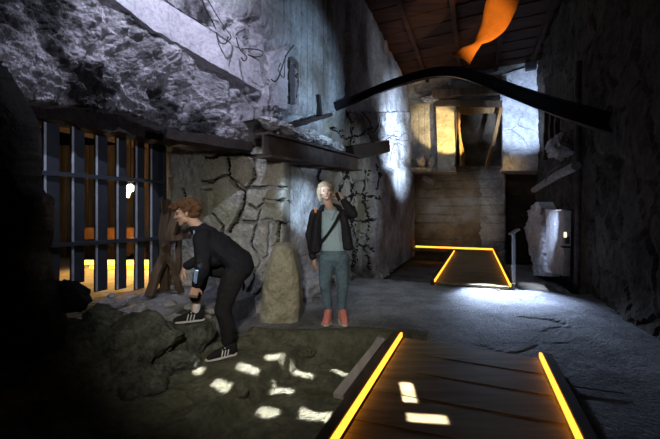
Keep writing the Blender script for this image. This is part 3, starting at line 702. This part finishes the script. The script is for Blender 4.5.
stone(gp(240, 392)+V((0, 0, .0)), (.07, .06, .05), 28, 'fist-sized stone on the earth step between the light patches', 'soil')
stone(gp(283, 378), (.09, .07, .06), 29, 'small stone on the trench floor beside the earth step', 'soil')
stone(gp(305, 352)+V((0, 0, 0)), (.13, .09, .07), 30, 'half-buried stone in the earth bank below the woman', 'soil')
rnd = random.Random(11)
places = ['by the gate sill', 'on top of the rubble heap', 'on the slope of the rubble heap', 'near the timber props']
for i, (px, py) in enumerate([(112, 297), (124, 302), (133, 298), (143, 303), (150, 297), (158, 306), (166, 300), (168, 312), (152, 314), (140, 311), (128, 310), (118, 306), (162, 318), (172, 306), (176, 296), (204, 306), (198, 301), (210, 312), (146, 320), (134, 320), (108, 304), (160, 290), (170, 288), (122, 319), (129, 322), (137, 325), (152, 322), (158, 325), (166, 324), (174, 320), (163, 331), (206, 318), (184, 302), (190, 308), (148, 306), (212, 322)]):  # later stones are added as pale stand-ins for light patches on the rubble
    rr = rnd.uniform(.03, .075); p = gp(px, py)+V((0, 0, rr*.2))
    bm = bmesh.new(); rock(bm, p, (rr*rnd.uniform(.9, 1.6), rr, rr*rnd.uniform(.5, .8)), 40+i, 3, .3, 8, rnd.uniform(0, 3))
    tag(obj('rubble_light_stone', bm, M['dusty']), 'small pale broken stone lying loose on the rubble in front of the gate, some painting light patches', 'stone', 'loose stones in front of the gate')
timber(PL(-3.74, 176, 214), PL(-3.78, 150, 296), .09, .07, 'dark leaning timber prop at the right end of the gate, reaching the ground', 'prop', 'beamwood', grp='timber props by the gate')
timber(PL(-3.62, 164, 246), PL(-3.62, 182, 292), .06, .05, 'brown diagonal prop behind the head of the crouching person', 'prop', 'beamwood', grp='timber props by the gate')
timber(PL(-4.0, 166, 200), PL(-3.98, 163, 290), .10, .06, 'upright dark prop between the gate and the pier', 'prop', 'beamwood', grp='timber props by the gate')
timber(PL(-3.52, 163, 238), PL(-3.50, 190, 236), .06, .05, 'short level timber joining the props right of the gate', 'prop', 'beamwood', grp='timber props by the gate')
timber(PL(-3.88, 178, 232), PL(-3.88, 178, 300), .06, .06, 'thin upright prop nearest the crouching person', 'prop', 'beamwood', grp='timber props by the gate')

# ------------------------------------------------------------------ things in the chamber
q = P(130.5, 188, 5.6)
r = thing('hanging_lamp', 'bright bare bulb lamp shining behind the gate', 'lamp', q)
bm = bmesh.new(); bmesh.ops.create_uvsphere(bm, u_segments=16, v_segments=10, radius=.062); bm.transform(Matrix.Translation(q)); obj('bulb', bm, glow('bulb_glow', (1, .93, .80), 30), r, True)
bm = bmesh.new(); tube(bm, [q+V((-.05, -.01, -.16)), q+V((-.03, 0, -.08)), q+V((-.005, 0, -.03))], .03, 8); obj('tube', bm, glow('tube_glow', (1, .75, .45), 8), r)
bm = bmesh.new(); tube(bm, [q+V((0, 0, .05)), q+V((0, 0, 2.69-q.z))], .006, 6); obj('cord', bm, M['steel'], r)
point('bulb_light', q+V((-.05, .0, -.30)), 12, (1.0, .86, .66), .06)
q = P(108, 262, 6.4); q.z = .32
spot('bar_glow', (-3.9, 6.4, 1.1), (-3.7, 6.0, 0), 220, (1.0, .50, .09), 120, .6, .1); spot('bar_glow', (-3.0, 6.3, 1.1), (-2.9, 5.9, 0), 220, (1.0, .50, .09), 120, .6, .1)
r = thing('floor_light', 'long amber light bar on the chamber floor behind the gate', 'light')
r.location = q
bm = bmesh.new(); box(bm, V((-3.6, 6.5, .36)), (1.3, 0, 0), (0, .03, 0), (0, 0, .03), .006); obj('housing', bm, M['steel'], r)
bm = bmesh.new(); box(bm, V((-3.6, 6.46, .37)), (1.28, 0, 0), (0, .014, 0), (0, 0, .045), .004); obj('light_strip', bm, glow('amber_led_strong', (1.0, .42, .05), 7.0), r)
bm = bmesh.new(); box(bm, V((-3.3, 6.05, .34)), (1.1, 0, 0), (0, .02, 0), (0, 0, .03), .004); obj('light_strip', bm, M['led'], r)
# round-bottomed trough with a wooden front
q = P(117, 240, 7.0); q.z = .30
r = thing('trough', 'orange-lit wooden trough with a rounded belly behind the gate', 'trough', q)
bm = bmesh.new(); arc = [(math.cos(a)*.55, math.sin(a)*.42) for a in [math.pi+math.pi*i/14 for i in range(15)]]
w_ = P(117, 240, 7.0)
vs0 = [bm.verts.new(V((w_.x+x, 6.9, w_.z+.02+y))) for x, y in arc]; vs1 = [bm.verts.new(V((w_.x+x, 7.5, w_.z+.02+y))) for x, y in arc]
for i in range(14): bm.faces.new((vs0[i], vs0[i+1], vs1[i+1], vs1[i]))
bm.faces.new(vs0); bm.faces.new(vs1[::-1]); bm.faces.new((vs0[0], vs1[0], vs1[-1], vs0[-1])); bmesh.ops.recalc_face_normals(bm, faces=bm.faces)
obj('belly', bm, M['steel'], r)
bm = bmesh.new(); box(bm, V((w_.x, 6.86, w_.z+.15)), (.58, 0, 0), (0, .03, 0), (0, 0, .12), .01); obj('rim_board', bm, M['hangwood'], r)
for sx in (-1, 1):
    bm = bmesh.new(); beam(bm, V((w_.x+sx*.5, 7.2, .30)), V((w_.x+sx*.42, 7.2, w_.z+.0)), .07, .07, up=(0, 1, 0)); obj('leg', bm, M['beamwood'], r)

# ================================================================== PEOPLE
FIB = []
for i in range(64):
    z = 1-2*(i+.5)/64; a = i*2.399963; q = math.sqrt(1-z*z); FIB.append(V((q*math.cos(a), q*math.sin(a), z)))
def hull(bm, ells):
    """convex hull round ellipsoids (centre, radius or (rx,ry,rz)[, axes])"""
    t = bmesh.new()
    for e in ells:
        c = V(e[0]); r = e[1] if isinstance(e[1], tuple) else (e[1],)*3
        ax = e[2] if len(e) > 2 else (V((1, 0, 0)), V((0, 1, 0)), V((0, 0, 1)))
        for q in FIB: t.verts.new(c+ax[0]*q.x*r[0]+ax[1]*q.y*r[1]+ax[2]*q.z*r[2])
    h = bmesh.ops.convex_hull(t, input=t.verts)
    bad = [g for g in h['geom_interior'] if isinstance(g, bmesh.types.BMVert)]
    bmesh.ops.delete(t, geom=bad, context='VERTS')
    me = bpy.data.meshes.new('tmp'); t.to_mesh(me); t.free(); bm.from_mesh(me); bpy.data.meshes.remove(me)
def limb(bm, pts):
    for a, b in zip(pts, pts[1:]): hull(bm, [a, b])
def skin_obj(name, bm, mat, parent, voxel=.008, it=4, disp=None):
    me = bpy.data.meshes.new('tmp'); bm.to_mesh(me); bm.free()
    o = bpy.data.objects.new('tmp', me); COL.objects.link(o)
    m = o.modifiers.new('r', 'REMESH'); m.mode = 'VOXEL'; m.voxel_size = voxel
    if it: s = o.modifiers.new('s', 'SMOOTH'); s.factor = .5; s.iterations = it
    dg = bpy.context.evaluated_depsgraph_get(); m2 = bpy.data.meshes.new_from_object(o.evaluated_get(dg))
    bpy.data.objects.remove(o); bpy.data.meshes.remove(me)
    b2 = bmesh.new(); b2.from_mesh(m2); bpy.data.meshes.remove(m2)
    if disp:
        b2.normal_update()
        for v in b2.verts: v.co += v.normal*disp(v.co)
    return obj(name, b2, mat, parent, True)
def frame(f, up):
    f = V(f).normalized(); s = f.cross(V(up)).normalized(); return f, s, s.cross(f)
def hand(bm, w, f, n, thumb, curl=25, sc=1.0):
    """w wrist, f finger direction, n palm normal, thumb +1/-1 along f x n"""
    f = V(f).normalized(); n = V(n); n = (n-f*n.dot(f)).normalized(); s = f.cross(n)*thumb
    hull(bm, [(w, .022*sc), (w+f*.04*sc+s*.022*sc, .017*sc), (w+f*.085*sc+s*.028*sc, .013*sc), (w+f*.085*sc-s*.028*sc, .012*sc), (w+f*.04*sc-s*.024*sc, .015*sc)])
    for k, L in ((1.5, .068), (.5, .078), (-.5, .072), (-1.5, .056)):
        p = w+f*.086*sc+s*.021*k*sc; d = (f+s*.07*k).normalized(); a = math.radians(curl)
        for g, (l, r) in enumerate(((.45, .0088), (.32, .0082), (.23, .0074))):
            d2 = d*math.cos(a)+n*math.sin(a); q = p+d2*L*l*sc; hull(bm, [(p, r*sc), (q, r*sc*.95)]); p = q; a += math.radians(curl)
    p = w+f*.03*sc+s*.026*sc; d = (f*.62+s*.75+n*.25).normalized()
    q = p+d*.042*sc; hull(bm, [(p, .0125*sc), (q, .0098*sc)]); d = (f*.85+s*.35+n*.4).normalized(); hull(bm, [(q, .0098*sc), (q+d*.034*sc, .0082*sc)])
def head(bm, c, f, up, k=1.0):
    """head about 0.22 m high; c is its centre (between the ears)"""
    f, s, u = frame(f, up); ax = (s, f, u); E = lambda a, b, d, r: (c+(s*a+f*b+u*d)*k, tuple(x*k for x in r) if isinstance(r, tuple) else r*k, ax)
    hull(bm, [E(0, -.015, .03, (.072, .088, .080)), E(0, .035, .0, (.058, .050, .075))])
    hull(bm, [E(0, .045, -.035, (.050, .038, .045)), E(0, .070, -.088, (.022, .018, .018)), E(.035, .02, -.055, .024), E(-.035, .02, -.055, .024)])
    hull(bm, [E(0, .088, .020, (.009, .010, .012)), E(0, .112, -.022, (.011, .012, .009)), E(.014, .092, -.026, .008), E(-.014, .092, -.026, .008)])
    hull(bm, [E(.032, .078, .030, (.022, .012, .008)), E(-.032, .078, .030, (.022, .012, .008))])
    for g in (-1, 1):
        hull(bm, [E(g*.036, .068, -.022, .020), E(g*.045, .05, -.02, .022)])
        hull(bm, [E(g*.074, -.012, .012, (.009, .018, .022)), E(g*.070, -.006, -.025, (.008, .012, .010))])
    hull(bm, [E(.016, .088, -.054, (.010, .009, .006)), E(-.016, .088, -.054, (.010, .009, .006))])
    return f, s, u
def face_parts(c, f, s, u, k, r, lipm, eyem):
    for g in (-1, 1):
        bm = bmesh.new(); hull(bm, [(c+(s*g*.031+f*.083+u*.006)*k, (.0125*k, .008*k, .0065*k), (s, f, u))]); obj('eye', bm, eyem, r, True)
    bm = bmesh.new(); hull(bm, [(c+(s*.018+f*.094-u*.054)*k, .005*k), (c+(-s*.018+f*.094-u*.054)*k, .005*k), (c+(f*.100-u*.055)*k, .006*k)]); obj('lips', bm, lipm, r, True)
M['skin'] = plain('skin', (.56, .36, .27), .55, 0, .05, 30, .03)
M['lips'] = plain('lips', (.45, .18, .16), .5, 0, .05)
M['eye'] = plain('eye', (.10, .08, .07), .2, 0, .05)
M['blond'] = plain('blond_hair', (.31, .24, .15), .55, 0, .35, 45, .5)
M['ginger'] = plain('red_blond_hair', (.20, .105, .05), .55, 0, .40, 40, .6)
M['jacket'] = plain('black_jacket', (.018, .018, .022), .7, 0, .25, 20, .2)
M['sweater'] = plain('pale_sweater', (.42, .60, .68), .85, 0, .08, 60, .3)
M['jeans'] = plain('blue_jeans', (.12, .19, .24), .85, 0, .30, 6, .3)
M['coral'] = plain('coral_shoe', (.78, .27, .22), .7, 0, .15, 25)
M['black_cloth'] = plain('black_cloth', (.014, .014, .015), .85, 0, .25, 25, .2)
M['navy'] = plain('navy_cloth', (.010, .0115, .017), .85, 0, .25, 25, .2)
M['sole'] = plain('white_sole', (.62, .60, .58), .7, 0, .06)
M['sock'] = plain('white_sock', (.68, .68, .68), .9, 0, .06, 40, .3)
M['stripe'] = plain('light_blue_print', (.22, .34, .55), .8, 0, .05)
M['badge'] = plain('orange_badge', (.62, .20, .04), .7, 0, .1)
def shoe(name, toe, heel, mat, sole, parent, stripes=None, laces=None, k=1.0, side=1):
    """low shoe from heel to toe on the ground"""
    toe, heel = V(toe), V(heel); f = (toe-heel).normalized(); s = f.cross(V((0, 0, 1))).normalized(); u = s.cross(f); L = (toe-heel).length
    at = lambda a, b, c: heel+f*a*L+s*b*k+u*c*k
    bm = bmesh.new(); hull(bm, [(at(.12, 0, .045), (.034*k, .034*k, .030*k)), (at(.55, 0, .042), .036*k)]); hull(bm, [(at(.10, 0, .085), (.034*k)), (at(.30, 0, .088), .034*k), (at(.14, 0, .04), .036*k)])
    hull(bm, [(at(.30, 0, .085), .028*k), (at(.62, 0, .05), .036*k), (at(.9, 0, .032), .026*k), (at(.85, .015, .03), .026*k)])
    sh = skin_obj(name, bm, mat, parent, .007, 3)
    bm = bmesh.new(); hull(bm, [(at(.11, 0, .014), (.040*k, .040*k, .013*k)), (at(.7, .004, .014), (.047*k, .047*k, .013*k)), (at(.93, .004, .016), (.030*k, .030*k, .013*k))]); obj('sole', bm, sole, sh)
    if stripes:
        for g in (-1, 1):
            for i in range(3):
                a = .36+i*.10; bm = bmesh.new(); hull(bm, [(at(a, g*.041, .022), .0055), (at(a-.05, g*.036, .075), .0055)]); obj('stripe', bm, stripes, sh)
    if laces:
        for i in range(4):
            a = .42+.09*i; bm = bmesh.new(); hull(bm, [(at(a, .022, .092-.011*i), .0055), (at(a, -.022, .092-.011*i), .0055)]); obj('lace', bm, laces, sh)
    return sh

# ---- the standing woman
YW = 3.96
Q = lambda px, py, d=0.0: V(((px-330)/F*YW, YW+d, EYE+(HOR-py)/F*YW))
w0 = Q(334, 322); w0.z = ground(w0.x-.444*YW, YW)
W = thing('person', 'standing woman in open black jacket, jeans and coral sneakers, hand raised to her head', 'person', w0)
hc = Q(325.5, 191.5, -.02)
bm = bmesh.new(); f_, s_, u_ = head(bm, hc, (.16, -1, -.06), (-.10, 0, 1), 1.0)
limb(bm, [(hc+V((.01, .02, -.06)), .050), (Q(329, 206), .050), (Q(330.5, 212, .02), .050)])
limb(bm, [(Q(318, 214, .02), .032), (Q(342, 214, .02), .032)])
hull(bm, [(Q(331, 214, .01), (.13, .07, .05)), (Q(332, 232, .0), (.13, .09, .08)), (Q(333, 247, .0), (.125, .085, .06))])
hull(bm, [(Q(333, 247), (.125, .085, .06)), (Q(334, 260), (.14, .095, .07))])
limb(bm, [(Q(314.5, 215, .02), .036), (Q(310, 235, .03), .034), (Q(313.5, 257, -.03), .028)])
hand(bm, Q(314, 258, -.03), (.03, -.12, -1), (.6, .4, 0), -1, 24)
limb(bm, [(Q(345, 215, .02), .045), (Q(352, 214.5, -.15), .040), (Q(342.5, 200, -.14), .028)])
hand(bm, Q(342.3, 199.8, -.14), (-.62, .10, .62), (-.5, .8, -.3), 1, 38)
for hx, kx, ax in ((327.5, 325, 329), (340.5, 342.5, 341)):
    limb(bm, [(Q(hx, 258), .072), (Q(kx, 285, -.02), .050), (Q(kx+.6*(ax-kx), 294, .01), .046), (Q(ax, 311, .02), .032), (Q(ax, 317, .0), .034)])
body = skin_obj('body', bm, M['skin'], W, .0055, 3)
face_parts(hc, f_, s_, u_, 1.0, W, M['lips'], M['eye'])
bm = bmesh.new()                                            # jaw-length blond hair with a side parting
ha = (s_, f_, u_); hp = lambda a, b, d: hc+s_*a+f_*b+u_*d
hull(bm, [(hp(0, -.03, .045), (.084, .088, .080), ha), (hp(0, .012, .082), (.070, .066, .040), ha)])
for g in (-1, 1): limb(bm, [(hp(g*.062, .025, .075), .026), (hp(g*.083, .010, .02), .024), (hp(g*.085, -.005, -.045), .025), (hp(g*.070, -.005, -.100), .018)])
limb(bm, [(hp(.0, .06, .100), .018), (hp(-.052, .060, .070), .019), (hp(-.074, .035, .02), .016)])
hull(bm, [(hp(0, -.07, .0), (.080, .040, .06), ha), (hp(0, -.06, -.08), (.065, .035, .03), ha)])
skin_obj('hair', bm, M['blond'], W, .006, 2, lambda p: .005*noise.noise(V((p.x*60, p.y*60, p.z*12))))
bm = bmesh.new()                                            # sweater
hull(bm, [(Q(331, 213, .0), (.115, .075, .045)), (Q(332, 230, -.01), (.135, .105, .08)), (Q(333, 246, -.01), (.135, .10, .05))])
hull(bm, [(Q(333, 244, -.01), (.140, .105, .05)), (Q(333.5, 250, -.005), (.150, .108, .020))])
skin_obj('sweater', bm, M['sweater'], W, .008, 3, lambda p: .004*noise.noise(p*18))
bm = bmesh.new()
for g in (-1, 1): limb(bm, [(Q(330, 208, .05)+V((g*.05, .02, .01)), .020), (Q(330, 211, -.02)+V((g*.055, -.045, 0)), .018), (Q(331.5, 219, -.11), .014)])
skin_obj('collar', bm, M['sweater'], W, .007, 2)
bm = bmesh.new()                                            # jeans
hull(bm, [(Q(333.5, 250), (.150, .108, .03)), (Q(334, 259), (.165, .115, .06))])
hull(bm, [(Q(334, 259), (.16, .11, .06)), (Q(334, 264), (.10, .08, .05))])
for hx, kx, ax in ((326.8, 325.0, 327.8), (341.0, 343.0, 341.6)):
    limb(bm, [(Q(hx, 259), .098), (Q(lerp(hx, kx, .5), 272, -.01), .086), (Q(kx, 285, -.02), .068), (Q(kx+.5*(ax-kx), 293, .012), .066), (Q(ax, 308, .02), .049)])
skin_obj('jeans', bm, M['jeans'], W, .008, 2, lambda p: .004*noise.noise(V((p.x*14, p.y*14, p.z*30))))
bm = bmesh.new()                                            # open jacket: back, two fronts, sleeves
hull(bm, [(Q(331, 212, .05), (.15, .055, .03)), (Q(333, 230, .07), (.165, .055, .08)), (Q(333.5, 249, .07), (.18, .055, .03))])
hull(bm, [(Q(318.5, 211.5, .0), (.045, .075, .025)), (Q(316, 230, -.02), (.055, .105, .07)), (Q(314, 251, -.01), (.06, .11, .03)), (Q(318, 250, -.05), (.03, .06, .03))])
hull(bm, [(Q(342.5, 211.5, .0), (.05, .075, .025)), (Q(346, 228, -.02), (.05, .105, .07)), (Q(349, 248, -.01), (.06, .11, .03)), (Q(345, 247, -.05), (.03, .06, .03))])
hull(bm, [(Q(341, 213, -.06), (.028, .028, .02)), (Q(345, 238, -.08), (.03, .03, .08))])
limb(bm, [(Q(314.5, 214, .02), .062), (Q(309.5, 235, .03), .056), (Q(313, 257, -.03), .043)])
limb(bm, [(Q(345, 214.5, .02), .064), (Q(352, 214, -.15), .058), (Q(343.5, 202, -.14), .044)])
limb(bm, [(Q(321, 210, -.01), .030), (Q(323, 206, .05), .026), (Q(331, 204.5, .09), .026), (Q(338, 206, .05), .026), (Q(340.5, 210, -.01), .030)])
skin_obj('jacket', bm, M['jacket'], W, .008, 2, lambda p: .006*noise.noise(p*16)+.003*noise.noise(p*40))
bm = bmesh.new()                                            # shoulder strap across the sweater
sp = smooth_path([Q(341, 211, -.06), Q(338.5, 216, -.115), Q(333, 226, -.135), Q(326, 236, -.125), Q(319.5, 243, -.09)], 5)
sweep(bm, sp, [(-.016, -.005), (.016, -.005), (.016, .005), (-.016, .005)], (0, 1, 0)); obj('strap', bm, M['black_cloth'], W)
bm = bmesh.new(); hull(bm, [(Q(315.8, 210, -.085), (.016, .008, .020)), (Q(316, 212, -.095), (.014, .008, .016))]); obj('badge', bm, M['badge'], W).__setitem__('label', 'orange badge on the jacket shoulder')
bm = bmesh.new(); box(bm, Q(337.5, 197.5, -.16), (.016, 0, .012), (0, .012, 0), (-.02, 0, .045), .005); obj('phone', bm, M['black_cloth'], W)
for (hx, tx, g) in ((328, 326.5, -1), (342, 345, 1)):
    h = Q(hx, 320, .06); t = Q(tx, 320, -.19); h.z = t.z = w0.z+.004
    shoe('shoe', t, h, M['coral'], M['sole'], W, None, M['coral'], 1.35)

# ---- the crouching person in black
YB_ = 3.1
Q = lambda px, py, d=0.0: V(((px-330)/F*YB_, YB_+d, EYE+(HOR-py)/F*YB_))
b0 = Q(226, 350); b0.z = ground(b0.x-.444*b0.y, b0.y)
B = thing('person', 'red-blond crouching person in black hoodie and trousers, one foot up on a rock', 'person', b0)
hc = Q(188, 213.5, -.02); k = 1.0
bm = bmesh.new(); f_, s_, u_ = head(bm, hc, (-1, -.18, -.16), (-.12, 0, 1), k)
limb(bm, [(hc+V((.035, 0, -.055)), .052), (Q(199, 228), .054), (Q(207, 236), .050)])
hull(bm, [(Q(208, 237), (.07, .15, .06)), (Q(222, 248), (.10, .15, .10))]); hull(bm, [(Q(222, 248), (.10, .15, .10)), (Q(240, 264), (.10, .14, .10))])
hull(bm, [(Q(240, 264), (.10, .14, .10)), (Q(240, 270), (.09, .15, .09))])
limb(bm, [(Q(208, 236, -.15), .05), (Q(211, 263, -.20), .040), (Q(203.5, 281, -.16), .028)])
hand(bm, Q(203.3, 282, -.16), (-.35, .1, -1), (-.4, .9, 0), 1, 26)
limb(bm, [(Q(206, 235, .14), .05), (Q(202, 258, .10), .040), (Q(185, 267, .0), .028)])
hand(bm, Q(184.5, 268, .0), (-.35, -.1, -1), (.7, .6, -.1), 1, 24)
limb(bm, [(Q(238, 272, -.08), .085), (Q(226.5, 307, -.10), .055), (Q(231, 322, -.08), .052), (Q(229.5, 342, -.06), .036), (Q(229, 348, -.07), .034)])
limb(bm, [(Q(236, 272, .09), .085), (Q(197, 268, .12), .055), (Q(196, 284, .11), .050), (Q(191, 307, .10), .036), (Q(190.5, 316, .10), .036)])
body = skin_obj('body', bm, M['skin'], B, .0055, 3)
face_parts(hc, f_, s_, u_, k, B, M['lips'], M['eye'])
bm = bmesh.new(); hp = lambda a, b, d: hc+s_*a+f_*b+u_*d; rnd = random.Random(5)   # tousled curls
hull(bm, [(hp(0, -.025, .045), (.084, .090, .075), (s_, f_, u_)), (hp(0, -.05, -.01), (.078, .060, .06), (s_, f_, u_))])
for i in range(130):
    a, e = rnd.uniform(0, 6.283), rnd.uniform(-.62, 1.5); d = V((math.cos(a)*math.cos(e), math.sin(a)*math.cos(e), math.sin(e)))
    if d.y > .30 and d.z < .36: continue
    hull(bm, [(hp(d.x*.090, d.y*.105-.022, d.z*.092+.034), rnd.uniform(.012, .028))])
for i in range(26): hull(bm, [(hp(rnd.uniform(-.06, .06), rnd.uniform(.07, .125), rnd.uniform(.050, .105)), rnd.uniform(.013, .024))])
skin_obj('hair', bm, M['ginger'], B, .006, 1, lambda p: .005*noise.noise(p*70))
bm = bmesh.new()                                            # hoodie
hull(bm, [(Q(207, 237), (.10, .19, .085)), (Q(221, 246), (.12, .185, .115))]); hull(bm, [(Q(221, 247), (.12, .185, .115)), (Q(239, 261), (.125, .175, .11))]); hull(bm, [(Q(239, 261), (.125, .175, .11)), (Q(241, 268), (.12, .18, .10))])
limb(bm, [(Q(197, 229.5, -.01), .062), (Q(203, 231, .0), .076), (Q(209, 236), .09)])
limb(bm, [(Q(208, 237, -.14), .085), (Q(211.5, 263, -.21), .066), (Q(208, 272, -.19), .060), (Q(204, 280, -.16), .044)])
limb(bm, [(Q(205, 236, .14), .085), (Q(201, 258, .10), .064), (Q(187, 265.5, .01), .044)])
hull(bm, [(Q(203, 240, .0), (.07, .15, .07)), (Q(217, 258, .0), (.10, .16, .08))])
hd = skin_obj('hoodie', bm, M['navy'], B, .008, 2, lambda p: .008*noise.noise(p*11)+.004*noise.noise(p*28))
for a, b in (((209.5, 266, -.285), (207, 277, -.262)), ((206.8, 266, -.262), (204.5, 276, -.238)), ((197, 231, -.066), (197.8, 236, -.070))):
    bm = bmesh.new(); hull(bm, [(Q(*a), .010), (Q(*b), .010)]); obj('print', bm, M['stripe'], hd)
bm = bmesh.new()                                            # trousers
hull(bm, [(Q(240, 266), (.11, .165, .09)), (Q(239, 274), (.10, .165, .075))])
limb(bm, [(Q(237, 273, -.08), .108), (Q(230, 292, -.09), .090), (Q(226, 307, -.10), .075), (Q(230, 322, -.08), .068), (Q(229.5, 338, -.06), .058)])
limb(bm, [(Q(235, 273, .09), .108), (Q(214, 270, .11), .09), (Q(197.5, 269, .12), .075), (Q(196, 284, .11), .066), (Q(191, 299, .10), .056)])
skin_obj('trousers', bm, M['black_cloth'], B, .008, 2, lambda p: .006*noise.noise(V((p.x*12, p.y*12, p.z*20))))
for ax, ay, d, tx, ty, td, hx, hy in ((229.5, 344, -.06, 214, 352.5, -.19, 237, 349, ), (191, 312, .10, 171.5, 324, .02, 199, 322)):
    bm = bmesh.new(); limb(bm, [(Q(ax+.8, ay-3.5, d), .040), (Q(ax+.8, ay+1.5, d), .039)]); obj('sock', bm, M['sock'], B, True)
    h = Q(hx, hy, d+.03); t = Q(tx, ty, td)
    zz_ = min(h.z, t.z)-.01; t.z = h.z = zz_
    shoe('shoe', t, h, M['black_cloth'], M['sole'], B, M['sole'], M['sole'], 1.05)
